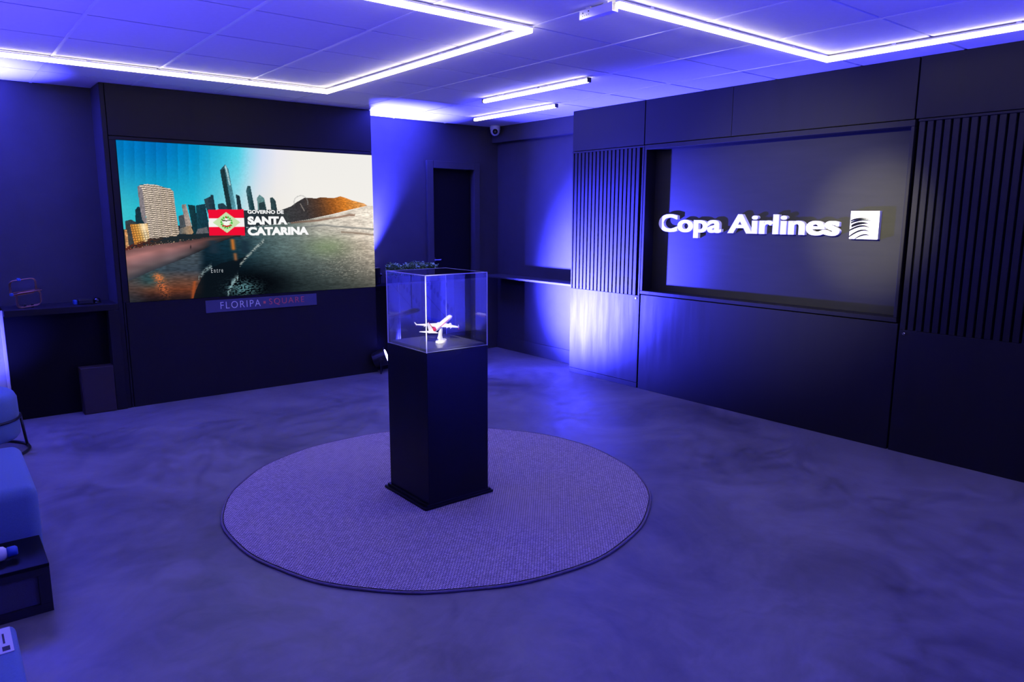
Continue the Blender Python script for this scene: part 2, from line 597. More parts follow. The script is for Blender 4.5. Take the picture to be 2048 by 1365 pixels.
box('side_panel', (3.5282, SY + 0.02, 0), (3.535, YB - 0.002, ZC - 0.003), M_WALL, wsn)

# ------------------------------------------------------------------ console / ledge along the back wall
LZ = 0.89
cn = box('trim_3', (0.385, 6.78, 0), (1.164, YB - 0.001, LZ - 0.052), M_WALL_LOW)
tag(cn, kind='structure')
box('ledge_top', (0.385, 6.665, LZ - 0.05), (1.164, YB - 0.001, LZ), M_PANEL, cn, bev=0.003)
box('ledge_leg', (1.085, 6.648, 0), (1.164, 6.7795, LZ - 0.0505), M_PANEL, cn, bev=0.003)
cn2 = box('trim_4', (3.536, 6.745, 0), (4.36, YB - 0.001, LZ - 0.05), M_WALL_LOW)
tag(cn2, kind='structure')
box('ledge_top', (3.536, 6.74, LZ - 0.049), (4.36, YB - 0.001, LZ), M_GAP, cn2, bev=0.003)
# pale return wall beyond the console
rt = box('trim_5', (XL + 0.001, 6.80, 0), (0.358, YB - 0.001, LZ - 0.01), M_MURAL)
tag(rt, kind='structure')
box('corner_bead', (0.359, 6.79, 0), (0.384, 6.82, LZ - 0.01), M_WHITE, rt, bev=0.003)

# ------------------------------------------------------------------ video wall
SX0, SX1, SZ0, SZ1 = 1.253, 3.533, 0.895, 2.2085
exec_rng = np.random.RandomState(7)

def hom(src, dst):
    A, b = [], []
    for (x, y), (u, v) in zip(src, dst):
        A.append([x, y, 1, 0, 0, 0, -u * x, -u * y]); b.append(u)
        A.append([0, 0, 0, x, y, 1, -v * x, -v * y]); b.append(v)
    return np.append(np.linalg.solve(np.array(A, float), np.array(b, float)), 1).reshape(3, 3)

def vnoise(x, y, sx, sy, seed):
    """smooth value noise"""
    g = np.random.RandomState(seed).rand(257, 257)
    X, Y = x / sx, y / sy
    xi, yi = np.floor(X).astype(int), np.floor(Y).astype(int)
    fx, fy = X - xi, Y - yi
    fx, fy = fx * fx * (3 - 2 * fx), fy * fy * (3 - 2 * fy)
    a, b = g[xi % 256, yi % 256], g[(xi + 1) % 256, yi % 256]
    c, d = g[xi % 256, (yi + 1) % 256], g[(xi + 1) % 256, (yi + 1) % 256]
    return (a * (1 - fx) + b * fx) * (1 - fy) + (c * (1 - fx) + d * fx) * fy

def inpoly(x, y, pts):
    m = np.zeros(x.shape, bool)
    n = len(pts)
    for i in range(n):
        x0, y0 = pts[i]
        x1, y1 = pts[(i + 1) % n]
        if y0 == y1:
            continue
        c = ((y0 > y) != (y1 > y)) & (x < (x1 - x0) * (y - y0) / (y1 - y0) + x0)
        m ^= c
    return m

def sstep(a, b, v):
    t = np.clip((v - a) / (b - a), 0, 1)
    return t * t * (3 - 2 * t)

def screen_picture(nu, nv):
    """a seaside skyline painted on the display grid (display units: 1976 x 1365 layout)"""
    u, v = np.meshgrid(np.linspace(0, 1, nu), np.linspace(0, 1, nv))
    Hm = hom([(0, 0), (1, 0), (1, 1), (0, 1)], [(38, 75), (1878, 183), (1908, 1125), (148, 1245)])
    den = Hm[2, 0] * u + Hm[2, 1] * v + 1
    x = (Hm[0, 0] * u + Hm[0, 1] * v + Hm[0, 2]) / den
    y = (Hm[1, 0] * u + Hm[1, 1] * v + Hm[1, 2]) / den
    img = np.zeros((nv, nu, 3))
    def C(*c):
        return np.array(c, float)
    def blend(m, c):
        nonlocal img
        if np.ndim(c) == 1:
            c = np.broadcast_to(c, img.shape)
        m = np.asarray(m, float)[..., None]
        img = img * (1 - m) + c * m
    def ramp(t, stops):
        ts = [s[0] for s in stops]
        return np.stack([np.interp(t, ts, [s[1][k] for s in stops]) for k in range(3)], -1)
    # sky
    top = ramp(x, [(0, (0, 122, 190)), (350, (0, 112, 185)), (600, (0, 135, 195)), (800, (40, 180, 215)), (920, (70, 205, 228)), (1000, (150, 215, 240)), (1090, (205, 220, 246)), (1200, (232, 232, 242)), (1350, (240, 238, 234))])
    bot = ramp(x, [(0, (70, 195, 205)), (350, (30, 185, 205)), (600, (40, 190, 215)), (780, (110, 205, 220)), (950, (185, 222, 232)), (1050, (225, 228, 230)), (1200, (240, 236, 228)), (1350, (243, 240, 234))])
    t = sstep(90, 640, y)[..., None]
    img = top * (1 - t) + bot * t
    saw = ((x - 14 - 0.02 * y) / 78.0) % 1.0
    amp = (1 - sstep(560, 860, x)) * (1 - sstep(250, 470, y)) * 0.13
    img *= (1 + amp * (0.55 - saw))[..., None]
    img *= (1 + 0.05 * (vnoise(x, y, 9, 9, 3) - 0.5) * (x < 1000))[..., None]
    n1 = vnoise(x, y, 26, 6, 11)
    n2 = vnoise(x, y, 10, 4, 12)
    n3 = vnoise(x, y, 90, 30, 13)
    nn = 0.5 * n1 + 0.3 * n2 + 0.2 * n3
    # sea
    hy = np.interp(x, [0, 500, 720, 1000, 1290, 1600, 1850, 1976], [790, 790, 762, 700, 668, 610, 545, 548])
    sea = sstep(0, 3, y - hy)
    right = ramp(x + 0.55 * (700 - y), [(560, (12, 34, 48)), (800, (18, 48, 62)), (1000, (58, 82, 88)), (1150, (84, 104, 104)), (1350, (104, 116, 112)), (1550, (132, 132, 120)), (1750, (190, 176, 158)), (1950, (236, 222, 204))])
    dark = sstep(820, 1200, y)[..., None]
    seac = right * (1 - dark) + (right * 0.42 + C(4, 8, 10)) * dark
    far = sstep(1290, 1560, x) * (1 - sstep(690, 860, y))
    seac = seac * (1 - far[..., None] * 0.55) + C(250, 240, 226) * far[..., None] * 0.55
    seac *= (0.72 + 0.56 * nn)[..., None]
    blend(sea, seac)
    # greener water and bright ripple flecks on the right
    g = np.exp(-(((x - 1560) / 150) ** 2 + ((y - 840) / 70) ** 2)) * sea
    blend(g * 0.55, C(126, 150, 104) * 1.0)
    fleck = (n2 > 0.78) * sstep(1350, 1750, x) * sstep(760, 860, y) * (1 - sstep(1020, 1090, y)) * sea
    blend(fleck * 0.32, C(225, 215, 196))
    # black deep water lower middle
    deep = np.exp(-(((x - 1000) / 330) ** 2 + ((y - 1110) / 120) ** 2)) * sea
    blend(np.clip(deep * 1.15, 0, 0.95), C(3, 6, 12))
    # breaking waves on the right
    for pts, wd, cc in (([(1300, 668), (1500, 650), (1720, 612)], 7, (120, 82, 64)), ([(1340, 705), (1540, 684), (1700, 700), (1900, 714)], 6, (110, 112, 112)), ([(1660, 735), (1780, 742), (1900, 752)], 7, (128, 108, 92))):
        yy = np.interp(x, [p[0] for p in pts], [p[1] for p in pts])
        m = np.exp(-((y - yy - 6 * (n3 - .5)) / wd) ** 2) * (x > pts[0][0]) * (x < pts[-1][0] + 40)
        blend(m * 0.75, C(*cc))
    # dark promenade below the skyline
    blend(inpoly(x, y, [(90, 720), (500, 690), (720, 690), (980, 690), (980, 740), (720, 775), (520, 812), (360, 830), (100, 880)]), C(28, 40, 48))
    # sand beach
    by = np.interp(x, [100, 360, 520, 720, 850, 960], [872, 824, 806, 772, 764, 740])
    by2 = np.interp(x, [100, 150, 320, 480, 640, 760, 900], [1120, 1085, 1010, 950, 880, 820, 770])
    sand = (y > by - 4) * (y < by2) * (x < 940)
    sandc = ramp((y - by) / np.maximum(by2 - by, 1), [(0, (120, 84, 84)), (0.25, (165, 112, 110)), (0.55, (120, 92, 96)), (0.75, (104, 88, 92)), (1, (52, 56, 66))])
    sandc = sandc * (1 - 0.55 * sstep(350, 850, x))[..., None]
    blend(sand, sandc * (0.85 + 0.3 * n3)[..., None])
    # wet sand mirrors
    wet = (y > by2) * (x < 700) * (1 - sstep(620, 700, x))
    wetc = ramp(y, [(900, (70, 80, 88)), (1010, (60, 72, 84)), (1090, (110, 74, 60)), (1150, (120, 62, 40)), (1200, (50, 30, 30)), (1245, (20, 18, 26))])
    tealp = np.exp(-(((x - 280) / 110) ** 2 + ((y - 1080) / 60) ** 2))
    wetc = wetc * (1 - tealp[..., None] * 0.7) + C(24, 82, 92) * tealp[..., None] * 0.7
    left = 1 - sstep(150, 320, x)
    wetc = wetc * (1 - 0.6 * left[..., None]) + C(58, 62, 70) * 0.6 * left[..., None]
    blend(wet * 0.9, wetc * (0.8 + 0.4 * n1)[..., None])
    m = np.exp(-(((x - 350 - 0.5 * (y - 1060)) / 34) ** 2 + ((y - 1065) / 26) ** 2))
    blend(np.clip(m * 1.1, 0, 1) * (0.5 + 0.5 * (n2 > .45)), C(235, 128, 66))
    m = np.exp(-(((x - 380 - 0.45 * (y - 1130)) / 40) ** 2 + ((y - 1130) / 60) ** 2)) * (n2 > 0.52)
    blend(m * 0.9, C(214, 110, 62))
    m = (y > 1000) * np.exp(-((x - 600 - 0.12 * (1200 - y)) / 13) ** 2) * (y > 1090)
    blend(m * 0.7, C(180, 84, 40))
    # dark rocks / wave face in the foreground
    blend(inpoly(x, y, [(600, 1230), (622, 1150), (660, 1070), (730, 1000), (800, 960), (930, 930), (1000, 900), (940, 980), (900, 1090), (850, 1225)]) * 0.8, C(10, 18, 26))
    # foam
    def foam(pts, wd, c, th=0.42):
        yy = np.interp(x, [p[0] for p in pts], [p[1] for p in pts])
        m = np.exp(-((y - yy) / wd) ** 2) * (x > pts[0][0]) * (x < pts[-1][0]) * (n2 > th)
        blend(m * 0.85, C(*c))
    foam([(640, 1068), (690, 1010), (735, 982)], 16, (150, 170, 172))
    foam([(935, 975), (985, 915), (1050, 850), (1110, 795)], 13, (180, 190, 184))
    foam([(850, 1180), (880, 1110), (925, 1062)], 26, (160, 190, 192))
    sp = np.exp(-(((x - 960) / 110) ** 2 + ((y - 1140) / 55) ** 2)) * (n2 > 0.55)
    blend(sp * 0.8, C(110, 165, 172))
    # tower reflections
    for xc, wd, c, y0, y1 in ((880, 15, (205, 116, 44), 780, 875), (900, 13, (150, 96, 60), 880, 950), (965, 34, (26, 46, 60), 790, 900), (740, 40, (30, 48, 62), 790, 900)):
        m = np.exp(-((x - xc - 0.12 * (y - y0)) / wd) ** 2) * sstep(y0, y0 + 15, y) * (1 - sstep(y1 - 20, y1, y))
        blend(m * 0.9, C(*c))
    # hill
    hill = inpoly(x, y, [(1205, 590), (1250, 570), (1300, 552), (1340, 522), (1395, 490), (1440, 490), (1480, 494), (1510, 486), (1560, 488), (1610, 490), (1655, 478), (1690, 488), (1735, 506), (1790, 520), (1822, 528), (1850, 545), (1720, 575), (1600, 606), (1420, 645), (1290, 668), (1205, 660)])
    hc = ramp(x - 0.25 * (y - 560), [(1200, (56, 60, 64)), (1400, (58, 54, 56)), (1500, (84, 58, 44)), (1600, (150, 86, 36)), (1690, (214, 126, 44)), (1780, (222, 148, 72)), (1850, (214, 160, 110))])
    blend(hill, hc * (0.8 + 0.4 * n2)[..., None])
    r = np.hypot(x - 1372, y - 524)
    ang = np.arctan2(y - 524, x - 1372)
    blend((np.abs(r - 50) < 4) * (np.sin(ang * 34) > -0.1) * (y < 540) * 0.75, C(150, 150, 150))
    blend((np.abs((x - 1370) - 0.55 * (y - 535)) < 4) * (y > 530) * (y < 585) * 0.6, C(170, 160, 150))
    # far buildings
    def bld(pts, c0, c1=None, stripes=0.0, slope=0.0, per=12.0):
        m = inpoly(x, y, pts)
        xs = [p[0] for p in pts]
        c = ramp(x, [(min(xs), c0), (max(xs), c1 or c0)])
        if stripes:
            c = c * (1 - stripes * (((y - slope * x) / per) % 1.0 < 0.42))[..., None]
        c = c * (0.85 + 0.3 * vnoise(x, y, 7, 9, 21))[..., None]
        blend(m, c)
    bld([(108, 660), (150, 648), (190, 668), (190, 720), (115, 740)], (58, 70, 76), (44, 56, 62))
    bld([(180, 580), (200, 556), (240, 560), (262, 680), (188, 690)], (22, 48, 60))
    bld([(195, 412), (232, 396), (262, 660), (300, 780), (276, 780), (262, 690), (232, 650), (215, 560)], (120, 114, 122), (150, 140, 142))
    bld([(205, 400), (268, 393), (330, 398), (400, 420), (432, 425), (455, 446), (468, 560), (500, 745), (480, 768), (280, 790), (250, 560), (232, 430)], (226, 210, 194), (206, 186, 164), stripes=0.62, slope=0.10, per=15)
    for k in range(5):
        xx = 262 + 46 * k + (y - 400) * (0.115 + 0.004 * k)
        blend((np.abs(xx - x) < 4) * inpoly(x, y, [(230, 396), (432, 425), (455, 446), (500, 745), (280, 790)]) * 0.7, C(176, 160, 150))
    bld([(110, 690), (145, 680), (178, 830), (130, 840)], (58, 60, 62))
    m = inpoly(x, y, [(145, 682), (272, 676), (285, 800), (178, 832)])
    oc = ramp(x - 0.3 * (y - 700), [(140, (224, 140, 60)), (200, (240, 176, 84)), (240, (255, 232, 190)), (280, (250, 200, 130))])
    blend(m, oc * (1 - 0.35 * ((((y + .1 * x) / 17) % 1 < .4) | (((x - .25 * y) / 19) % 1 < .35)) * (1 - np.exp(-(((x - 245) / 35) ** 2 + ((y - 705) / 30) ** 2))))[..., None])
    bld([(104, 720), (122, 720), (140, 855), (118, 862)], (226, 150, 90), (230, 180, 130), stripes=0.4)
    bld([(492, 622), (530, 612), (548, 700), (505, 705)], (70, 78, 84))
    bld([(514, 541), (546, 537), (592, 700), (548, 700)], (150, 140, 140), (196, 176, 160), stripes=0.25, per=9)
    bld([(500, 712), (580, 690), (602, 742), (592, 752), (500, 752)], (90, 96, 98), (190, 150, 110))
    bld([(560, 540), (612, 546), (640, 745), (604, 758)], (20, 58, 66), (18, 48, 60))
    bld([(618, 546), (684, 534), (716, 700), (700, 745), (630, 745)], (22, 64, 78), (20, 50, 64))
    bld([(632, 716), (700, 700), (712, 745), (620, 750)], (96, 98, 104))
    bld([(676, 502), (722, 480), (724, 468), (742, 470), (764, 600), (712, 620), (690, 560)], (50, 74, 86), (20, 44, 58))
    bld([(776, 536), (812, 528), (850, 560), (850, 590), (782, 590)], (34, 60, 74))
    bld([(790, 292), (826, 250), (850, 285), (912, 590), (846, 590)], (26, 58, 70), (96, 166, 182))
    bld([(790, 292), (822, 282), (880, 590), (846, 590)], (30, 52, 58), (22, 48, 56))
    bld([(822, 262), (832, 254), (846, 300), (868, 400), (856, 400)], (150, 190, 196))
    bld([(904, 465), (932, 476), (952, 590), (920, 590)], (30, 52, 62), (24, 44, 56))
    bld([(978, 440), (988, 405), (1008, 404), (1048, 600), (1006, 600)], (60, 96, 106), (14, 50, 58))
    bld([(1056, 492), (1074, 467), (1108, 492), (1132, 600), (1066, 600)], (110, 150, 152), (70, 110, 112))
    bld([(1068, 530), (1108, 516), (1132, 600), (1072, 600)], (40, 62, 68))
    bld([(1149, 490), (1168, 486), (1190, 510), (1206, 600), (1162, 600)], (52, 76, 80), (34, 54, 60))
    bld([(960, 580), (1205, 576), (1290, 610), (1290, 668), (960, 705)], (34, 46, 56), (56, 60, 62))
    # palms and traffic in front of the buildings
    tr = (y > np.interp(x, [120, 200, 300, 500, 700], [842, 812, 780, 766, 748])) * (y < by + 2) * (x < 715) * (n2 > 0.36)
    blend(tr * 0.9, ramp(x, [(120, (92, 36, 30)), (300, (70, 44, 36)), (420, (34, 40, 42)), (700, (30, 40, 46))]))
    lights_ = (vnoise(x, y, 6, 5, 31) > 0.86) * (np.abs(y - by + 6) < 9) * (x < 640)
    blend(lights_ * 0.8, C(240, 200, 160))
    blend(np.exp(-(((x - 582) / 4) ** 2 + ((y - 845) / 12) ** 2)), C(24, 20, 26))
    # flag
    Hf = hom([(706, 576), (961, 573), (973, 760), (716, 763)], [(0, 0), (1, 0), (1, 1), (0, 1)])
    dn = Hf[2, 0] * x + Hf[2, 1] * y + 1
    fu = (Hf[0, 0] * x + Hf[0, 1] * y + Hf[0, 2]) / dn
    fv = (Hf[1, 0] * x + Hf[1, 1] * y + Hf[1, 2]) / dn
    ins = (fu > 0) & (fu < 1) & (fv > 0) & (fv < 1)
    blend(ins, C(238, 14, 52))
    blend(ins & (fv > 0.333) & (fv < 0.667), C(244, 240, 240))
    blend(ins & (np.abs(fu - 0.5) / 0.385 + np.abs(fv - 0.5) / 0.40 < 1), C(198, 224, 172))
    ex, ey = (fu - 0.5) * 1.42, (fv - 0.5)
    er = np.hypot(ex, ey)
    ea = np.arctan2(ey, ex)
    blend(ins & (np.abs(er - 0.205) < 0.038) & (np.sin(ea * 14) > -0.55), C(52, 190, 62))
    star = np.cos(2 * PI / 5 * 0.5) / np.maximum(np.cos(((ea + PI / 2 + PI / 5) % (2 * PI / 5)) - PI / 5), 0.2)
    blend(ins & (er < 0.088 + 0.11 * np.abs(((ea + PI / 2) / (2 * PI / 5)) % 1 - 0.5) * 2), C(246, 246, 240))
    blend(ins & (np.abs(ey + 0.075) < 0.02) & (np.abs(ex) < 0.17) & (np.abs(ex) > 0.03), C(70, 48, 40))
    blend(ins & (np.hypot(ex, ey + 0.19) < 0.038), C(176, 40, 40))
    blend(ins & (np.hypot(ex * .8, ey + 0.06) < 0.026), C(20, 20, 20))
    blend(ins & (np.abs(ey - 0.155 + 0.25 * np.abs(ex)) < 0.03) & (np.abs(ex) < 0.19), C(190, 44, 42))
    img = np.clip(img, 0, 255) / 255.0
    linr = np.where(img <= 0.04045, img / 12.92, ((img + 0.055) / 1.055) ** 2.4)
    return linr

NU, NV = 640, 370
pic = screen_picture(NU, NV)
vw = thing('video_wall', ((SX0 + SX1) / 2, SY - 0.004, SZ0), 'wide lit display showing a beach city skyline with red and white flag', 'display')
uu, vv = np.meshgrid(np.linspace(0, 1, NU), np.linspace(0, 1, NV))
gv = np.stack([SX0 + (SX1 - SX0) * uu, np.full_like(uu, SY - 0.0045), SZ1 - (SZ1 - SZ0) * vv], -1).reshape(-1, 3)
idx = np.arange(NU * NV).reshape(NV, NU)
gf = np.stack([idx[1:, :-1], idx[1:, 1:], idx[:-1, 1:], idx[:-1, :-1]], -1).reshape(-1, 4)
disp = raw('display_surface', gv, gf.tolist(), None, vw)
ca = disp.data.color_attributes.new('picture', 'FLOAT_COLOR', 'POINT')
buf = np.ones((NU * NV, 4), dtype=np.float32)
buf[:, :3] = pic.reshape(-1, 3)
ca.data.foreach_set('color', buf.ravel())
md = bpy.data.materials.new('display_picture')
md.use_nodes = True
nt = md.node_tree
nt.nodes.clear()
no = nt.nodes.new('ShaderNodeOutputMaterial')
ne = nt.nodes.new('ShaderNodeEmission')
na = nt.nodes.new('ShaderNodeVertexColor')
na.layer_name = 'picture'
nt.links.new(na.outputs[0], ne.inputs[0])
ne.inputs[1].default_value = SCREEN_STRENGTH
nt.links.new(ne.outputs[0], no.inputs[0])
disp.data.materials.append(md)
for m_ in (md, M_PARLENS):
    try:
        m_.cycles.emission_sampling = 'NONE'
    except Exception:
        pass
box('display_back', (SX0, SY - 0.004, SZ0), (SX1, SY + 0.0195, SZ1), M_BLACKM, vw)
M_TXT = emit('display_text_white', (0.95, 0.95, 0.95), SCREEN_STRENGTH)
M_TXT2 = emit('display_text_dim', (0.42, 0.46, 0.50), SCREEN_STRENGTH)

def wall_text(name, s, x0, x1, z0, z1, m, parent, offset=0.0, yfront=0.0, extrude=0.0, spacing=1.0):
    v, f = text_geo(s, offset, extrude, spacing)
    lo, hi = v.min(0), v.max(0)
    w_ = np.empty_like(v)
    w_[:, 0] = x0 + (v[:, 0] - lo[0]) / (hi[0] - lo[0]) * (x1 - x0)
    w_[:, 2] = z0 + (v[:, 1] - lo[1]) / (hi[1] - lo[1]) * (z1 - z0)
    w_[:, 1] = yfront - v[:, 2] * (0.0 if not extrude else 0.002 / extrude)
    return raw(name, w_, f, m, parent)

TY = SY - 0.0055
wall_text('screen_caption', 'GOVERNO DE', 2.270, 2.604, 1.629, 1.662, M_TXT, vw, 0.040, TY)
wall_text('screen_caption', 'SANTA', 2.266, 2.636, 1.530, 1.606, M_TXT, vw, 0.062, TY)
wall_text('screen_caption', 'CATARINA', 2.261, 2.840, 1.433, 1.510, M_TXT, vw, 0.062, TY)
wall_text('screen_caption', 'Entre', 1.920, 2.022, 1.111, 1.152, M_TXT2, vw, 0.0, TY, spacing=1.5)

# plaque under the screen
pl = thing('plaque_sign', (2.37, SY - 0.01, 0.757), 'blue grey plaque with thin white and red lettering under the big display', 'sign')
box('plaque_board', (1.852, SY - 0.010, 0.757), (2.889, SY - 0.001, 0.867), M_PLAQUE, pl, bev=0.002)
wall_text('plaque_word', 'FLORIPA', 1.978, 2.339, 0.785, 0.848, M_WHITE, pl, -0.006, SY - 0.0122, 0.01, 1.25)
wall_text('plaque_word', 'SQUARE', 2.420, 2.760, 0.784, 0.848, M_PLRED, pl, -0.006, SY - 0.0122, 0.01, 1.25)
box('plaque_square', (2.366, SY - 0.0125, 0.806), (2.388, SY - 0.0103, 0.829), M_PLRED, pl)

# ------------------------------------------------------------------ airline sign
sg = thing('wall_sign', (5.245, 3.40, 1.45), 'white raised sign letters with square swoosh emblem in the dark wall recess', 'sign')
S = 'Copa Airlines'
OFF = 0.024
full_v, _ = text_geo(S, OFF, 0.02)
lo, hi = full_v.min(0), full_v.max(0)
SYL, SYR = 4.380, 2.690
lv, _ = text_geo('l', OFF, 0.02)
zs = (1.637 - 1.482) / (lv[:, 1].max() - lv[:, 1].min())
zb = 1.482 - lv[:, 1].min() * zs
ys = (SYL - SYR) / (hi[0] - lo[0])
for i, ch in enumerate(S):
    if ch == ' ':
        continue
    pv, _ = text_geo(S[:i + 1], OFF, 0.02)
    cv, cf = text_geo(ch, OFF, 0.02)
    dx = pv[:, 0].max() - cv[:, 0].max()
    wv = np.empty_like(cv)
    nv_ = len(cv)
    cf = [tuple(i_ + nv_ * r_ for i_ in q) for r_ in range(3) for q in cf]
    cv = np.concatenate([(cv + np.array([sx_, 0, 0])) * np.array([1, 1, sz_]) for sx_, sz_ in ((-0.016, 0.97), (0.0, 1.0), (0.016, 0.94))])
    wv = np.empty_like(cv)
    wv[:, 0] = 5.2395 - cv[:, 2] / 0.02 * 0.0175
    wv[:, 1] = SYL - (cv[:, 0] + dx - lo[0]) * ys
    wv[:, 2] = zb + cv[:, 1] * zs
    raw('letter', wv, cf, M_WHITE, sg)
em = box('emblem_plate', (5.222, 2.404, 1.462), (5.257, 2.610, 1.662), M_WHITE, sg, bev=0.001, seg=1)
def crescent(pl_, pk, pr, th):
    """pl_, pk, pr: (u, v) left tip, peak, right tip on the emblem"""
    def curve(a, b, c, n=14):
        cx = (2 * b[0] - 0.5 * a[0] - 0.5 * c[0], 2 * b[1] - 0.5 * a[1] - 0.5 * c[1])
        return [((1 - t) ** 2 * a[0] + 2 * t * (1 - t) * cx[0] + t * t * c[0], (1 - t) ** 2 * a[1] + 2 * t * (1 - t) * cx[1] + t * t * c[1]) for t in [k / n for k in range(n + 1)]]
    a = curve(pl_, pk, pr)
    b = curve((pl_[0], max(0.0, pl_[1] - th)), (pk[0] + 0.03, pk[1] - th), pr)
    n = len(a)
    v, f = [], []
    for lay in (5.2215, 5.2185):
        for p in a + b:
            v.append((lay, 2.610 - min(max(p[0], 0), 1) * 0.206, 1.462 + min(max(p[1], 0), 1) * 0.2))
    for k in range(n - 1):
        f.append((k, k + 1, n + k + 1, n + k))
        o_ = 2 * n
        f.append((o_ + k, o_ + n + k, o_ + n + k + 1, o_ + k + 1))
        f.append((k, o_ + k, o_ + k + 1, k + 1))
        f.append((n + k, n + k + 1, o_ + n + k + 1, o_ + n + k))
    raw('emblem_arc', v, f, M_GAP, em)
crescent((0.02, 0.665), (0.34, 0.755), (0.72, 0.690), 0.045)
crescent((0.03, 0.60), (0.38, 0.705), (0.76, 0.645), 0.050)
crescent((0.06, 0.50), (0.36, 0.610), (0.66, 0.545), 0.085)
crescent((0.00, 0.33), (0.46, 0.500), (0.80, 0.300), 0.050)
crescent((0.00, 0.10), (0.46, 0.345), (0.81, 0.160), 0.042)
crescent((0.22, 0.02), (0.55, 0.185), (0.80, 0.060), 0.038)

# ------------------------------------------------------------------ LED profile lights
LT = 2.636
def led_run(name, pts, label, group, loc, end_caps=False):
    t = thing(name, loc, label, 'ceiling light', group)
    for a, b in zip(pts[:-1], pts[1:]):
        ax = 0 if abs(a[0] - b[0]) > abs(a[1] - b[1]) else 1
        lo_, hi_ = min(a[ax], b[ax]) , max(a[ax], b[ax])
        c = a[1 - ax]
        e = 0.0 if end_caps else 0.015
        def bx(n, half, z0, z1, m, bev=0.0, ext=e):
            if ax == 0:
                return box(n, (lo_ - ext, c - half, z0), (hi_ + ext, c + half, z1), m, t, bev=bev)
            return box(n, (c - half, lo_ - ext, z0), (c + half, hi_ + ext, z1), m, t, bev=bev)
        bx('profile', 0.013, LT - 0.008, LT, M_ALU)
        bx('diffuser', 0.0155, LT - 0.034, LT - 0.0085, M_LED, bev=0.008)
        L = hi_ - lo_
        n = max(2, int(L / 0.65) + 1)
        for k in range(n):
            q = lo_ + L * (k + 0.35) / n
            if ax == 0:
                box('mounting_clip', (q - 0.012, c - 0.010, LT), (q + 0.012, c + 0.010, ZC), M_ALU, t)
            else:
                box('mounting_clip', (c - 0.010, q - 0.012, LT), (c + 0.010, q + 0.012, ZC), M_ALU, t)
        if end_caps:
            for q in (lo_ - 0.006, hi_ + 0.006):
                if ax == 1:
                    box('end_cap', (c - 0.016, q - 0.006, LT - 0.034), (c + 0.016, q + 0.006, LT), M_BLACKM if q > c else M_ALU, t)
    return t
GRX = lambda k: GX0 + GDX * k
GRY = lambda k: GY0 + GDY * k
x3, y6, y2, y1 = GRX(3), GRY(6), GRY(2), GRY(1)
led_run('led_profile_light', [(-0.55, y6 - 0.02), (x3 - 0.03, y6 - 0.02), (x3 - 0.03, y2 - 0.02), (-0.55, y2 - 0.02)], 'long bent white light line turning two corners above the display side', 'white led profile lights', (1.0, 4.5, LT - 0.034))
led_run('led_profile_light', [(x3 - 0.01, y1 - 0.02), (GRX(6) - 0.02, y1 - 0.02), (GRX(6) - 0.02, -1.3)], 'bent white light line with one corner above the raised sign wall', 'white led profile lights', (4.0, 1.5, LT - 0.034))
led_run('led_profile_light', [(3.965, 4.05), (3.965, 5.36)], 'short straight white light bar farther from the dome camera', 'white led profile lights', (3.965, 4.7, LT - 0.034), True)
led_run('led_profile_light', [(4.632, 5.15), (4.632, 6.43)], 'short straight white light bar nearest the dome camera', 'white led profile lights', (4.632, 5.8, LT - 0.034), True)

# bare metal joint channel at the end of the second run
ch = thing('light_channel', (x3 - 0.02, 2.68, 2.585), 'short bare white metal channel with screw holes on the ceiling', 'bracket')
mbx = MB()
mbx.box((x3 - 0.040, 2.575, 2.590), (x3 - 0.037, 2.800, 2.632)).box((x3 - 0.037, 2.575, 2.590), (x3 - 0.003, 2.800, 2.594)).box((x3 - 0.003, 2.575, 2.590), (x3, 2.800, 2.632))
mbx.build('channel', M_ALU, ch)
for y, z, r in ((2.775, 2.617, .0035), (2.735, 2.620, .0035), (2.776, 2.602, .002), (2.762, 2.603, .002), (2.748, 2.604, .002), (2.734, 2.605, .002)):
    v, f = lathe([(r, 0), (r, 0.002)], 10, axis='x')
    raw('screw_hole', [(x3 - 0.0405 - 0.0 * p[0] - p[0], y + p[1], z + p[2]) for p in v], [q[::-1] for q in f], M_INK, ch)
box('hanger', (x3 - 0.026, 2.62, 2.6325), (x3 - 0.012, 2.65, ZC), M_ALU, ch)
box('hanger', (x3 - 0.026, 2.74, 2.6325), (x3 - 0.012, 2.77, ZC), M_ALU, ch)

# ------------------------------------------------------------------ dome camera
dc = thing('security_camera', (5.235, 6.865, 2.53), 'small white dome security camera in the ceiling corner', 'camera')
cx, cy = 5.235, 6.865
v, f = lathe([(0.052, ZC - 0.0005), (0.058, ZC - 0.012), (0.060, ZC - 0.045), (0.056, ZC - 0.05)], 32, (cx, cy, 0))
raw('base_ring', v, [q[::-1] for q in f], M_CAMW, dc, smooth=True)
v, f = lathe([(0.055, ZC - 0.045)] + [(0.055 * math.cos(a), ZC - 0.062 - 0.055 * math.sin(a)) for a in [k * PI / 20 for k in range(10)]] + [(0.002, ZC - 0.117)], 32, (cx, cy, 0))
ball = raw('ball', v, [q[::-1] for q in f], M_CAMW, dc, smooth=True)
d = Vector((-cx, -cy, 1.0 - 2.4)).normalized()
def disc_on(name, c, d, r, th, m, parent, n=24):
    q = Vector((0, 0, 1)).rotation_difference(d)
    v, f = lathe([(r, -th), (r, 0), (r * 0.85, th * 0.2)], n)
    return raw(name, [tuple(Vector(c) + q @ Vector(p)) for p in v], f, m, parent, smooth=False)
disc_on('lens_window', Vector((cx, cy, ZC - 0.066)) + d * 0.0545, d, 0.031, 0.012, M_GLASSD, ball)
disc_on('lens', Vector((cx, cy, ZC - 0.066)) + d * 0.0575, d, 0.012, 0.003, M_BLACKM, ball)

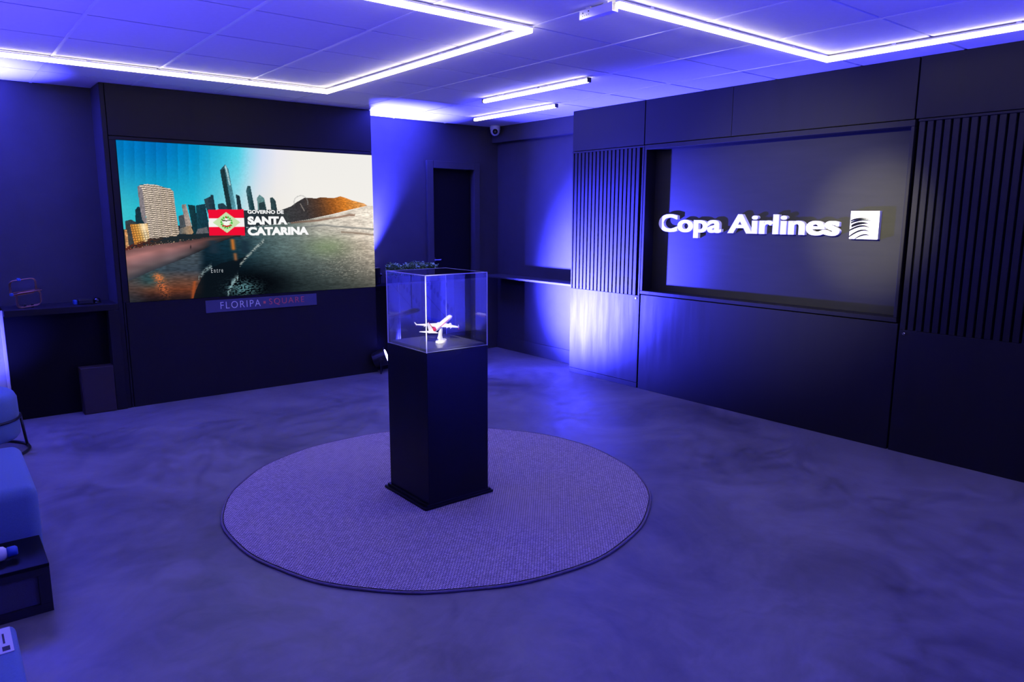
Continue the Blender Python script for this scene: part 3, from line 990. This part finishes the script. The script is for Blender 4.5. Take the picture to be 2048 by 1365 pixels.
# ------------------------------------------------------------------ pedestal
px0, px1, py0, py1 = 2.003, 2.408, 3.228, 3.655
pd = thing('pedestal', (2.205, 3.44, 0.013), 'tall black square pedestal with stepped base in the middle of the round rug', 'pedestal')
box('base_plate', (px0 - 0.026, py0 - 0.002, 0.013), (px1 + 0.036, py1 + 0.03, 0.028), M_BLACK, pd, bev=0.002)
box('base_step', (px0 - 0.013, py0 - 0.001, 0.0281), (px1 + 0.020, py1 + 0.016, 0.043), M_BLACK, pd, bev=0.002)
box('column', (px0, py0, 0.0431), (px1, py1, 0.8958), M_BLACK, pd, bev=0.002)

cs = thing('display_case', (2.205, 3.43, 0.899), 'clear acrylic display case on top of the black pedestal', 'display case')
cx0, cx1, cy0, cy1, cz0, cz1 = px0, px1 - 0.004, py0, py1 - 0.012, 0.8985, 1.3095
T = 0.005
box('display_floor', (cx0 + 0.012, cy0 + 0.012, 0.8985), (cx1 - 0.012, cy1 - 0.012, 0.913), M_PLINTH, cs, bev=0.001)
box('acrylic_panel', (cx0, cy0 + T, cz0), (cx0 + T, cy1 - T, cz1 - T), M_ACR, cs)
box('acrylic_panel', (cx1 - T, cy0 + T, cz0), (cx1, cy1 - T, cz1 - T), M_ACR, cs)
box('acrylic_panel', (cx0, cy0, cz0), (cx1, cy0 + T, cz1 - T), M_ACR, cs)
box('acrylic_panel', (cx0, cy1 - T, cz0), (cx1, cy1, cz1 - T), M_ACR, cs)
box('acrylic_lid', (cx0, cy0, cz1 - T), (cx1, cy1, cz1), M_ACR, cs)
e_ = 0.0022
def edge(a, b):
    lo_ = tuple(min(a[i], b[i]) - e_ for i in range(3))
    hi_ = tuple(max(a[i], b[i]) + e_ for i in range(3))
    box('polished_edge', lo_, hi_, M_ACREDGE, cs)
for (x, y) in ((cx0, cy0), (cx0, cy1), (cx1, cy0)):
    edge((x, y, cz0), (x, y, cz1))
edge((cx0, cy0, cz1), (cx1, cy0, cz1))
edge((cx0, cy0, cz1), (cx0, cy1, cz1))
e_ = 0.0009
edge((cx1, cy1, cz0), (cx1, cy1, cz1))
edge((cx1, cy0, cz1), (cx1, cy1, cz1))
edge((cx0, cy1, cz1), (cx1, cy1, cz1))
edge((cx0, cy0, cz0 + .001), (cx1, cy0, cz0 + .001))
edge((cx0, cy0, cz0 + .001), (cx0, cy1, cz0 + .001))

# ------------------------------------------------------------------ model airplane
ap = thing('model_airplane', (2.196, 3.388, 0.9135), 'white model airplane with red tail stripe on a small stand in the clear case', 'model airplane', rot=(0, 0, math.radians(31)))
k_ = 0.302 / 39.5
ptc = math.radians(13)
def PV(p):          # plane coordinates (metres of the real aircraft) -> local
    x, y, z = p[0] * k_, p[1] * k_, p[2] * k_
    c, s = math.cos(ptc), math.sin(ptc)
    return (x * c - z * s, y, x * s + z * c + 0.100)
prof = [(0.05, 19.75), (0.55, 19.5), (1.0, 18.9), (1.45, 17.8), (1.75, 16.3), (1.88, 14.5), (1.88, -6.0), (1.82, -8.5), (1.6, -11.5), (1.25, -14.5), (0.85, -17.2), (0.4, -19.4), (0.12, -19.8)]
v, f = [], []
n = 20
for r, h in prof:
    up = 0.0
    if h < -6:
        up = (1.88 - r) * 0.85
    if h > 15:
        up = -(1.88 - r) * 0.35
    for i in range(n):
        a = 2 * PI * i / n
        v.append(PV((h, r * math.cos(a), r * math.sin(a) * 1.02 + up)))
for j in range(len(prof) - 1):
    for i in range(n):
        q = (i + 1) % n
        f.append((j * n + i, (j + 1) * n + i, (j + 1) * n + q, j * n + q))
f.append(tuple(range(n)))
f.append(tuple((len(prof) - 1) * n + i for i in range(n))[::-1])
fus = raw('fuselage', v, f, M_PLANE, ap, local=True, smooth=True)
def foil(name, root, tip, m, parent, th=0.11):
    """root/tip: (le_x, y, z, chord)"""
    v, f = [], []
    sec = [(0, 0), (0.12, .5), (0.35, .62), (0.7, .35), (1, 0.05), (1, -0.05), (0.6, -.25), (0.15, -.35)]
    for (lx, y, z, c) in (root, tip):
        for s, t in sec:
            v.append(PV((lx - s * c, y, z + t * c * th)))
    n = len(sec)
    for i in range(n):
        q = (i + 1) % n
        f.append((i, q, n + q, n + i))
    f.append(tuple(range(n))[::-1])
    f.append(tuple(range(n, 2 * n)))
    return raw(name, v, f, m, parent, local=True)
def fin(name, root, tip, y, yt, m, parent, th=0.09):
    v, f = [], []
    sec = [(0, 0), (0.2, .5), (0.6, .4), (1, 0.04), (1, -0.04), (0.6, -.4), (0.2, -.5)]
    for (lx, z, c), yy in ((root, y), (tip, yt)):
        for s, t in sec:
            v.append(PV((lx - s * c, yy + t * c * th, z)))
    n = len(sec)
    for i in range(n):
        q = (i + 1) % n
        f.append((i, q, n + q, n + i))
    f.append(tuple(range(n))[::-1])
    f.append(tuple(range(n, 2 * n)))
    return raw(name, v, f, m, parent, local=True)
for s in (-1, 1):
    wg = foil('wing', (6.0, s * 1.2, -0.9, 8.2), (-3.9, s * 17.0, 1.0, 1.9), M_PLANE, ap)
    fin('winglet', (-4.1, 0.95, 1.8), (-6.1, 3.5, 0.8), s * 17.0, s * 17.7, M_PLANE, wg, 0.12)
    fin('winglet', (-4.6, 1.0, 1.2), (-5.7, -0.3, 0.5), s * 17.0, s * 17.4, M_RED, wg, 0.12)
    v, f = lathe([(0.75, 7.0), (1.08, 6.6), (1.15, 5.2), (1.0, 3.4), (0.6, 2.2)], 16, axis='x')
    raw('engine', [PV((p[0], p[1] + s * 4.9, p[2] - 1.75)) for p in v], f, M_PLANE, ap, local=True, smooth=True)
    v, f = lathe([(0.1, 3.1), (0.3, 2.0), (0.28, -2.2), (0.08, -3.2)], 10, axis='x')
    for yy in (7.2, 10.6):
        raw('flap_fairing', [PV((p[0] * 0.7 - 2.4 - (yy - 7) * 0.4, p[1] + s * yy, p[2] - 0.35 + (yy - 7) * 0.1)) for p in v], f, M_PLANE, ap, local=True)
    foil('tailplane', (-14.2, s * 0.5, 0.9, 4.6), (-18.6, s * 7.2, 1.6, 1.5), M_PLANE, ap)
    # side stripe, following the fuselage
    v, f = [], []
    xs = [17.2, 15, 10, 5, 0, -5, -8.5]
    for x in xs:
        r = float(np.interp(x, [p[1] for p in prof][::-1], [p[0] for p in prof][::-1])) * 1.012
        up = (1.88 - r) * 0.85 if x < -6 else (-(1.88 - r) * 0.35 if x > 15 else 0)
        for a in (-0.12, 0.22):
            v.append(PV((x, s * r * math.cos(a), r * math.sin(a) * 1.02 + up)))
    for i in range(len(xs) - 1):
        q = (2 * i, 2 * i + 1, 2 * i + 3, 2 * i + 2)
        f.append(q if s > 0 else q[::-1])
    raw('side_stripe', v, f, M_RED, ap, local=True)
tf = fin('tail_fin', (-11.6, 1.3, 7.0), (-17.6, 8.6, 2.6), 0, 0, M_PLANE, ap, 0.11)
fin('fin_edge', (-11.3, 1.35, 1.7), (-17.45, 8.65, 0.8), 0, 0, M_RED, tf, 0.55)
# red wrap before the tail
v, f = [], []
for x, r in ((-9.0, 1.80), (-11.5, 1.62), (-13.2, 1.43)):
    up = (1.88 - r) * 0.85
    for i in range(13):
        a = math.radians(-10 + 200 * i / 12)
        v.append(PV((x - 1.4 * abs(math.cos(a)), r * 1.014 * math.cos(a), r * 1.03 * math.sin(a) + up)))
for j in range(2):
    for i in range(12):
        f.append((j * 13 + i, (j + 1) * 13 + i, (j + 1) * 13 + i + 1, j * 13 + i + 1))
raw('tail_band', v, f, M_RED, ap, local=True, smooth=True)
# windshield
v, f = [], []
for x, r in ((18.0, 1.40), (16.9, 1.68)):
    for i in range(9):
        a = math.radians(38 + 104 * i / 8)
        v.append(PV((x, r * 1.03 * math.cos(a), r * 1.03 * math.sin(a) - (1.88 - r) * 0.35)))
for i in range(8):
    f.append((i, i + 1, 9 + i + 1, 9 + i))
raw('windshield', v, f, M_GLASSD, ap, local=True)
# stand
v, f = [], []
for (hw, zz) in ((1.0, 0.0), (1.0, 0.008), (0.8, 0.014)):
    for i in range(20):
        a = 2 * PI * i / 20
        v.append((0.056 * hw * math.cos(a) * (1.25 if math.cos(a) > 0 else 0.75), 0.026 * hw * math.sin(a) * (1 - 0.35 * max(0, math.cos(a))), zz))
for j in range(2):
    for i in range(20):
        q = (i + 1) % 20
        f.append((j * 20 + i, j * 20 + q, (j + 1) * 20 + q, (j + 1) * 20 + i))
f.append(tuple(range(20))[::-1])
f.append(tuple(40 + i for i in range(20)))
raw('stand_base', v, f, M_PLANE, ap, local=True)
v, f = [], []
for (xc, zz, hx, hy) in ((-0.012, 0.012, 0.020, 0.012), (-0.006, 0.040, 0.011, 0.007), (0.006, 0.090, 0.012, 0.006)):
    for sx, sy in ((-1, -1), (1, -1), (1, 1), (-1, 1)):
        v.append((xc + sx * hx, sy * hy, zz))
for j in range(2):
    for i in range(4):
        q = (i + 1) % 4
        f.append((j * 4 + i, j * 4 + q, (j + 1) * 4 + q, (j + 1) * 4 + i))
f += [(3, 2, 1, 0), (8, 9, 10, 11)]
raw('stand_arm', v, f, M_PLANE, ap, local=True)

# ------------------------------------------------------------------ rug
rg = thing('round_rug', (2.262, 3.490, 0.0), 'large round woven mauve rug under the black pedestal', 'rug')
N = 128
rnd = np.random.RandomState(3)
def rug_r(a):
    return 1.243 + 0.006 * math.sin(3 * a + 1) + 0.004 * math.sin(7 * a) + 0.003 * math.sin(17 * a + 2)
def wob(a):
    return 0.0
rings = [0.0, 0.3, 0.6, 0.85, 0.97, 0.985]
v = [(2.262, 3.49, 0.012)]
f = []
for r in rings[1:]:
    for i in range(N):
        a = 2 * PI * i / N
        v.append((2.262 + r * rug_r(a) * math.cos(a), 3.49 + r * rug_r(a) * math.sin(a), 0.012))
for i in range(N):
    f.append((0, 1 + i, 1 + (i + 1) % N))
for j in range(len(rings) - 2):
    for i in range(N):
        q = (i + 1) % N
        f.append((1 + j * N + i, 1 + (j + 1) * N + i, 1 + (j + 1) * N + q, 1 + j * N + q))
raw('rug_weave', v, f, M_RUG, rg, smooth=True)
ring = [(2.262 + (rug_r(2 * PI * i / N) - 0.008) * math.cos(2 * PI * i / N), 3.49 + (rug_r(2 * PI * i / N) - 0.008) * math.sin(2 * PI * i / N), 0.0068) for i in range(N)]
v, f = tube(ring, 0.0066, 8, closed=True)
raw('rug_binding', v, f, M_RUGEDGE, rg, smooth=True)

# ------------------------------------------------------------------ PAR wash lights
def par_light(loc, target, label, power, spot, blend, color=BLUE, size=0.075, spill=0, rim=0.018):
    """loc: lens centre"""
    loc = Vector(loc)
    d = (Vector(target) - loc).normalized()
    t = thing('par_light', (loc.x, loc.y, 0.0), label, 'stage light', 'floor par lights')
    q = Vector((0, 0, 1)).rotation_difference(d)
    def place(vs, base):
        return [tuple(Vector(base) + q @ Vector(p)) for p in vs]
    v, f = lathe([(0.055, -0.15), (0.075, -0.14), (0.088, -0.05), (0.094, rim - 0.002), (0.088, rim), (0.085, -0.006)], 28)
    raw('can', place(v, loc), f, M_BLACKM, t, smooth=False)
    v, f = lathe([(0.080, -0.004), (0.080, -0.0015)], 28)
    raw('lens_plate', place(v, loc), f, M_GLASSD, t)
    # LED eyes
    mb = MB()
    for rr, nn in ((0.0, 1), (0.030, 6), (0.058, 12)):
        for i in range(nn):
            a = 2 * PI * i / nn
            v, f = lathe([(0.0135, -0.0014), (0.012, 0.001), (0.006, 0.003)], 10, (rr * math.cos(a), rr * math.sin(a), 0))
            mb.add(place(v, loc), f)
    mb.build('led_eyes', M_PARLENS, t)
    # yoke bracket down to the floor / shelf it stands on
    side = d.cross(Vector((0, 0, 1)))
    side = Vector((1, 0, 0)) if side.length < 0.05 else side.normalized()
    c = loc - d * 0.06
    base_z = par_light.base
    pts = [c + side * 0.103, Vector((c.x + side.x * 0.103, c.y + side.y * 0.103, base_z + 0.008)), Vector((c.x - side.x * 0.103, c.y - side.y * 0.103, base_z + 0.008)), c - side * 0.103]
    v, f = tube(pts, 0.007, 6)
    raw('yoke', v, f, M_BLACKM, t)
    for s in (-1, 1):
        disc_on('yoke_knob', c + side * (0.118 * s), side * s, 0.016, 0.02, M_BLACKM, t, 12)
    lg = light('par_beam', 'SPOT', tuple(loc + d * 0.012), tuple(loc + d), power, color, size, spot, blend)
    lg.parent = t
    lg.location = loc + d * 0.012 - Vector(t.location)
    if spill:
        d2 = (d + Vector((0, 0, 0.20))).normalized()
        l2 = light('par_spill', 'SPOT', tuple(loc + d * 0.012), tuple(loc + d * 0.012 + d2), spill, color, size, 96, 0.9)
        l2.parent = t
        l2.location = loc + d * 0.012 - Vector(t.location)
    return t
par_light.base = 0.0
par_light((3.60, 6.585, 0.175), (5.136, 5.60, 0.82), 'glowing blue floor wash light beside the display housing', P_PAR_FLOOR, 56, 1.0, size=0.07, spill=P_PAR_SPILL, rim=-0.001)
par_light.base = LZ
par_light((3.640, 6.945, 1.05), (3.655, 6.955, 2.6), 'blue uplight on the ledge right beside the display housing', P_PAR_WALL, 74, 1.0, size=0.05)
par_light.base = 0.0
par_light((-0.48, 6.30, 0.22), (0.02, 6.50, 2.6), 'blue uplight on the floor by the pale return wall', P_PAR_LEFT, 40, 1.0)
par_light((-0.62, 5.75, 0.22), (0.33, 6.82, 0.62), 'small blue wash light added out of view to brighten the pale return wall', 650, 24, 1.0)  # added lamp out of view, only there to brighten the return wall
par_light((-1.05, 4.6, 0.22), (-0.2, 4.3, 2.6), 'added unseen blue fill uplight by the left wall behind the stools', P_PAR_FILL, 120, 1.0, VIOLET)  # invented fill fixture, bounces blue ambient light off the ceiling
par_light((-1.05, 1.2, 0.22), (0.4, 1.4, 2.6), 'added unseen blue fill uplight by the left wall behind the photographer', P_PAR_FILL, 120, 1.0, VIOLET)  # another added fill fixture, off frame
par_light((3.1, -0.9, 0.22), (3.3, 0.2, 2.6), 'added unseen blue fill uplight on the floor in front of the aircraft mural', P_PAR_FILL, 120, 1.0, BLUE)  # added ceiling fill for the right half of the room
par_light((4.1, -2.35, 0.22), (5.41, -1.75, 0.75), 'unseen blue wash light added to brighten the aircraft mural', 26000, 66, 1.0, BLUE)  # added off frame for a bright mural reflection and blue bounce
par_light((1.2, -1.2, 0.22), (1.6, -0.6, 2.6), 'added unseen blue fill uplight on the floor behind the photographer', P_PAR_FILL, 120, 1.0, VIOLET)  # added fill fixture behind the camera

# ceiling spotlights, out of frame
def ceiling_spot(loc, target, label, power, color, angle, blend):
    sp = thing('ceiling_spotlight', (loc[0], loc[1], ZC), label, 'ceiling light', 'ceiling spotlights')
    sl = Vector(loc)
    sd = (Vector(target) - sl).normalized()
    v, f = lathe([(0.03, -0.09), (0.034, -0.085), (0.036, 0.0), (0.030, 0.0), (0.028, -0.02)], 20)
    q_ = Vector((0, 0, 1)).rotation_difference(sd)
    raw('spot_can', [tuple(sl + q_ @ Vector(p)) for p in v], f, M_ALU, sp)
    raw('spot_stem', *tube([sl - sd * 0.05 + Vector((0, 0, 0.03)), (sl.x - sd.x * .05, sl.y - sd.y * .05, ZC)], 0.008, 8), M_ALU, sp)
    lg = light('spot_beam', 'SPOT', tuple(sl + sd * 0.02), tuple(sl + sd), power, color, 0.03, angle, blend)
    lg.parent = sp
    lg.location = sl + sd * 0.02 - Vector(sp.location)
ceiling_spot((1.75, 2.75, 2.56), (5.24, 3.15, 1.58), 'white ceiling spotlight aimed along the raised sign letters', P_SIGN, (1.0, 0.95, 0.88), 42, 1.0)
ceiling_spot((1.75, 2.35, 2.56), (5.24, 2.48, 1.56), 'white ceiling spotlight aimed at the square emblem', P_EMBLEM, (1.0, 0.93, 0.55), 18, 1.0)
ceiling_spot((0.2, 0.45, 2.56), (2.20, 3.41, 1.01), 'white ceiling spotlight aimed at the model airplane', P_PLANE, (1.0, 0.92, 0.74), 7.0, 0.8)

# ------------------------------------------------------------------ mural behind the photographer
mu = thing('wall_mural', (XR - 0.01, -2.0, 0.16), 'printed aircraft fuselage mural on the wall behind the photographer', 'mural')
box('mural_board', (XR - 0.012, -2.66, 0.16), (XR - 0.001, -0.45, 2.5), M_MURALB, mu)
def flat_poly(name, pts, x, m, parent):
    n = len(pts)
    v = [(x, p[0], p[1]) for p in pts] + [(x + 0.002, p[0], p[1]) for p in pts]
    f = [tuple(range(n))[::-1], tuple(range(n, 2 * n))] + [(i, (i + 1) % n, n + (i + 1) % n, n + i) for i in range(n)]
    raw(name, v, f, m, parent)
flat_poly('fuselage_print', [(-2.62, 0.22), (-1.42, 0.17), (-1.42, 0.75), (-1.75, 1.25), (-2.62, 1.7)], XR - 0.0145, M_MURAL, mu)
flat_poly('fuselage_print', [(-1.12, 0.17), (-0.80, 0.17), (-0.80, 2.2), (-1.0, 2.2), (-1.05, 0.9)], XR - 0.0145, M_MURAL, mu)
for k in range(12):
    y, z = -1.60 - 0.083 * k, 0.36 + 0.045 * k
    n = 12
    flat_poly('window_print', [(y + 0.028 * math.cos(2 * PI * i / n), z + 0.040 * math.sin(2 * PI * i / n)) for i in range(n)], XR - 0.0175, M_MURALD, mu)
flat_poly('panel_line', [(-1.75, 0.25), (-1.75, 0.26), (-2.6, 0.72), (-2.6, 0.71)], XR - 0.0175, M_MURALD, mu)
bn = thing('rollup_banner', (XR - 0.10, -1.26, 0.0), 'dark free standing banner in front of the aircraft mural', 'banner')
box('banner_base', (XR - 0.18, -1.40, 0.0), (XR - 0.04, -1.13, 0.06), M_BLACKM, bn, bev=0.006)
box('banner_sheet', (XR - 0.112, -1.39, 0.0605), (XR - 0.108, -1.14, 2.0), M_MURALD, bn)

# ------------------------------------------------------------------ planter cabinet with shrubs
cab = thing('low_cabinet', (4.04, 6.72, 0.0), 'black cabinet carrying the plants behind the pedestal', 'cabinet')
box('carcass', (3.73, 6.54, 0.0), (4.35, 6.738, 0.93), M_WALL_LOW, cab, bev=0.003)
for xa, xb in ((3.735, 4.037), (4.043, 4.345)):
    dd = box('cabinet_door', (xa, 6.522, 0.04), (xb, 6.5395, 0.925), M_WALL_LOW, cab, bev=0.002)
    box('door_knob', ((4.02 if xa < 4 else 4.05), 6.508, 0.62), ((4.03 if xa < 4 else 4.06), 6.5215, 0.66), M_BLACKM, dd)
plt = thing('planter', (3.95, 6.63, 0.9305), 'long planter of low green foliage behind the clear case', 'plant')
mb = MB()
mb.box((3.67, 6.56, 0.9305), (4.22, 6.70, 0.995))
mb.build('planter_box', M_SOIL, plt)
rnd = random.Random(5)
vv_, ff_ = [], []
for c in range(130):
    bx_ = 3.67 + 0.54 * rnd.random()
    by_ = 6.57 + 0.12 * rnd.random()
    hgt = 0.085 + 0.07 * rnd.random() * (0.7 + 0.3 * math.sin(bx_ * 16))
    for l in range(34):
        a = rnd.random() * 2 * PI
        rr = 0.035 * rnd.random() ** 0.5
        zc_ = 0.995 + hgt * rnd.random()
        cx_, cy_ = bx_ + rr * math.cos(a), by_ + rr * math.sin(a)
        dr_ = Vector((math.cos(a), math.sin(a), rnd.uniform(-0.3, 0.9))).normalized()
        sd_ = dr_.cross(Vector((rnd.uniform(-1, 1), rnd.uniform(-1, 1), 1))).normalized()
        L_, W_ = rnd.uniform(0.018, 0.034), rnd.uniform(0.006, 0.011)
        p = Vector((cx_, cy_, zc_))
        k0 = len(vv_)
        vv_ += [tuple(p), tuple(p + dr_ * L_ * .5 + sd_ * W_), tuple(p + dr_ * L_), tuple(p + dr_ * L_ * .5 - sd_ * W_)]
        ff_.append((k0, k0 + 1, k0 + 2, k0 + 3))
fo = raw('foliage', vv_, ff_, M_LEAF, plt)
fo['kind'] = 'stuff'

# ------------------------------------------------------------------ things on the left ledge
ws = thing('wire_sculpture', (0.545, 6.80, LZ), 'open copper wire sculpture of rounded loops standing on the left ledge', 'sculpture')
def loop(cx_, cz_, hw, hh, y, tilt=0.0, r=0.03):
    pts = []
    for (sx, sz, a0) in ((1, 1, 0), (-1, 1, 90), (-1, -1, 180), (1, -1, 270)):
        for k in range(5):
            a = math.radians(a0 + 90 * k / 4)
            lx = sx * (hw - r) + r * math.cos(a)
            lz = sz * (hh - r) + r * math.sin(a)
            pts.append((cx_ + lx, y + tilt * lz, cz_ + lz + 0.12 * lx))
    return pts
for cz_, cx_, hw in ((1.057, 0.530, 0.085), (0.960, 0.560, 0.080)):
    v, f = tube(loop(cx_, cz_, hw, 0.058, 6.78), 0.0035, 6, True)
    raw('wire_loop', v, f, M_COPPER, ws, smooth=True)
    v, f = tube(loop(cx_ + 0.012, cz_, hw, 0.055, 6.83), 0.003, 6, True)
    raw('wire_loop', v, f, M_COPPER, ws, smooth=True)
v, f = tube([(0.445, 6.78, 0.995), (0.50, 6.775, 1.005), (0.655, 6.775, 1.028)], 0.004, 6)
raw('cross_wire', v, f, M_COPPER, ws)
v, f = tube([(0.47, 6.83, 1.010), (0.645, 6.83, 1.032)], 0.004, 6)
raw('cross_wire', v, f, M_COPPER, ws)
for x, z in ((0.512, 1.115), (0.455, 1.0)):
    box('blue_clip', (x - 0.012, 6.772, z - 0.010), (x + 0.012, 6.836, z + 0.010), M_BLUEP, ws, bev=0.004)
for x in (0.535, 0.585):
    v, f = lathe([(0.011, LZ), (0.009, LZ + 0.03)], 12, (x, 6.805, 0))
    raw('foot', v, f, M_BLACKM, ws)

dv = thing('router_box', (0.945, 6.83, LZ), 'dark rounded electronic box lying on the left ledge', 'device')
box('housing', (0.895, 6.78, LZ), (1.005, 6.88, LZ + 0.042), M_BLACKM, dv, bev=0.008)
box('blue_end', (0.868, 6.79, LZ), (0.8945, 6.87, LZ + 0.035), M_BLUEP, dv, bev=0.006)
gb = thing('glass_paperweight', (1.045, 6.84, LZ), 'small shiny glass paperweight on the left ledge beside the dark box', 'ornament')
v, f = lathe([(0.020, LZ), (0.029, LZ + 0.012), (0.030, LZ + 0.024), (0.022, LZ + 0.040), (0.006, LZ + 0.048)], 20, (1.04, 6.84, 0))
raw('glass_body', v, f, M_GLASSD, gb, smooth=True)
v, f = lathe([(0.031, LZ + 0.0), (0.033, LZ + 0.006)], 20, (1.04, 6.84, 0))
raw('metal_foot', v, f, M_CHROME, gb)

# brown board / speaker leaning under the ledge
bd = thing('brown_speaker', (0.965, 6.66, 0.0), 'plain dark brown speaker box standing on the floor under the left ledge', 'speaker')
o = box('cabinet_body', (0.845, 6.64, 0.0), (1.083, 6.76, 0.385), M_BROWN, bd, bev=0.004)
box('speaker_grille', (0.853, 6.6365, 0.008), (1.075, 6.6398, 0.377), M_BROWN, bd, bev=0.001)

# ------------------------------------------------------------------ stools, ottomans and table at the left edge
st = thing('round_stool', (0.115, 5.93, 0.0), 'round blue lit pouf stool with black metal hoop, farthest along the left edge', 'stool')
sxc, syc, sr = 0.115, 5.93, 0.245
v, f = lathe([(sr - 0.07, 0.44), (sr - 0.04, 0.435), (sr - 0.015, 0.415), (sr, 0.38), (sr + 0.003, 0.26), (sr - 0.003, 0.245), (sr - 0.002, 0.24), (sr + 0.002, 0.20), (sr, 0.13), (sr - 0.02, 0.105), (sr - 0.06, 0.10)], 40, (sxc, syc, 0))
raw('cushion', v, [q[::-1] for q in f], M_FAB, st, smooth=True)
v, f = tube([(sxc + (sr + 0.008) * math.cos(a), syc + (sr + 0.008) * math.sin(a), 0.245) for a in [math.radians(-75 + 8 * k) for k in range(20)]], 0.009, 8)
raw('hoop', v, f, M_BLACKM, st, smooth=True)
v, f = tube([(sxc + (sr + 0.04) * math.cos(a), syc + (sr + 0.04) * math.sin(a), 0.011) for a in [math.radians(-120 + 8 * k) for k in range(31)]], 0.010, 8)
raw('base_hoop', v, f, M_BLACKM, st, smooth=True)
for a in (10, 140, 250):
    a = math.radians(a)
    v, f = tube([(sxc + (sr + 0.012) * math.cos(a), syc + (sr + 0.012) * math.sin(a), 0.25), (sxc + (sr + 0.036) * math.cos(a), syc + (sr + 0.036) * math.sin(a), 0.014)], 0.009, 8)
    raw('leg', v, f, M_BLACKM, st, smooth=True)

ot = thing('ottoman', (-0.12, 4.06, 0.0), 'pale upholstered square ottoman between the round stool and the low black box', 'ottoman')
box('cushion', (-0.50, 3.69, 0.06), (0.262, 4.46, 0.432), M_FAB, ot, bev=0.05, seg=5, smooth=True)
for x in (-0.42, 0.18):
    for y in (3.78, 4.38):
        v, f = lathe([(0.018, 0.0), (0.022, 0.065)], 12, (x, y, 0))
        raw('foot', v, f, M_BLACKM, ot)

tb = thing('low_side_table', (-0.13, 3.51, 0.0), 'low black box table with grey mesh front between the two ottomans', 'table')
box('table_top', (-0.50, 3.338, 0.196), (0.246, 3.675, 0.211), M_BLACK, tb, bev=0.003)
box('front_rail', (-0.50, 3.34, 0.165), (0.245, 3.37, 0.1955), M_BLACKM, tb)
box('front_rail', (-0.50, 3.34, 0.0), (0.245, 3.37, 0.038), M_BLACKM, tb)
box('leg', (0.203, 3.34, 0.0385), (0.245, 3.37, 0.1645), M_BLACKM, tb)
box('leg', (0.203, 3.64, 0.0), (0.245, 3.67, 0.1955), M_BLACKM, tb)
box('leg', (-0.50, 3.34, 0.0385), (-0.458, 3.37, 0.1645), M_BLACKM, tb)
box('leg', (-0.50, 3.64, 0.0), (-0.458, 3.67, 0.1955), M_BLACKM, tb)
box('mesh_panel', (-0.457, 3.352, 0.0385), (0.2025, 3.360, 0.1645), M_MESH, tb)
box('side_panel', (0.222, 3.3705, 0.0), (0.240, 3.6395, 0.1955), M_BLACKM, tb)

bo = thing('spray_bottle', (0.045, 3.52, 0.211), 'white bottle with blue cap lying on the low black table', 'bottle')
v, f = lathe([(0.018, -0.10), (0.030, -0.095), (0.032, 0.0), (0.028, 0.03), (0.018, 0.04)], 20, axis='x')
raw('bottle_body', [(p[0] + 0.075, p[1] + 3.47, p[2] + 0.2435) for p in v], f, M_PAPER, bo, smooth=True)
v, f = lathe([(0.017, 0.0401), (0.022, 0.044), (0.022, 0.070), (0.015, 0.078)], 20, axis='x')
raw('cap', [(p[0] + 0.075, p[1] + 3.47, p[2] + 0.2435) for p in v], f, M_BLUEP, bo, smooth=True)

ot2 = thing('ottoman', (-0.2, 2.05, 0.0), 'blue fabric ottoman nearest the camera carrying a printed card', 'ottoman')
box('cushion', (-0.55, 1.62, 0.06), (0.080, 2.46, 0.425), M_FAB, ot2, bev=0.022, seg=4, smooth=True)
for x in (-0.48, 0.02):
    for y in (1.70, 2.38):
        v, f = lathe([(0.018, 0.0), (0.022, 0.065)], 12, (x, y, 0))
        raw('foot', v, f, M_BLACKM, ot2)
cd = thing('printed_card', (0.03, 2.36, 0.425), 'small white printed label card on the nearest ottoman', 'card')
box('card_sheet', (-0.10, 2.285, 0.4255), (0.066, 2.435, 0.4275), M_PAPER, cd)
box('print_block', (0.040, 2.296, 0.4276), (0.058, 2.322, 0.4279), M_INK, cd)
box('print_line', (-0.03, 2.300, 0.4276), (0.030, 2.312, 0.4279), M_INK, cd)
for k in range(3):
    box('print_line', (0.012 + 0.016 * k, 2.34, 0.4276), (0.017 + 0.016 * k, 2.40, 0.4279), M_INK, cd)
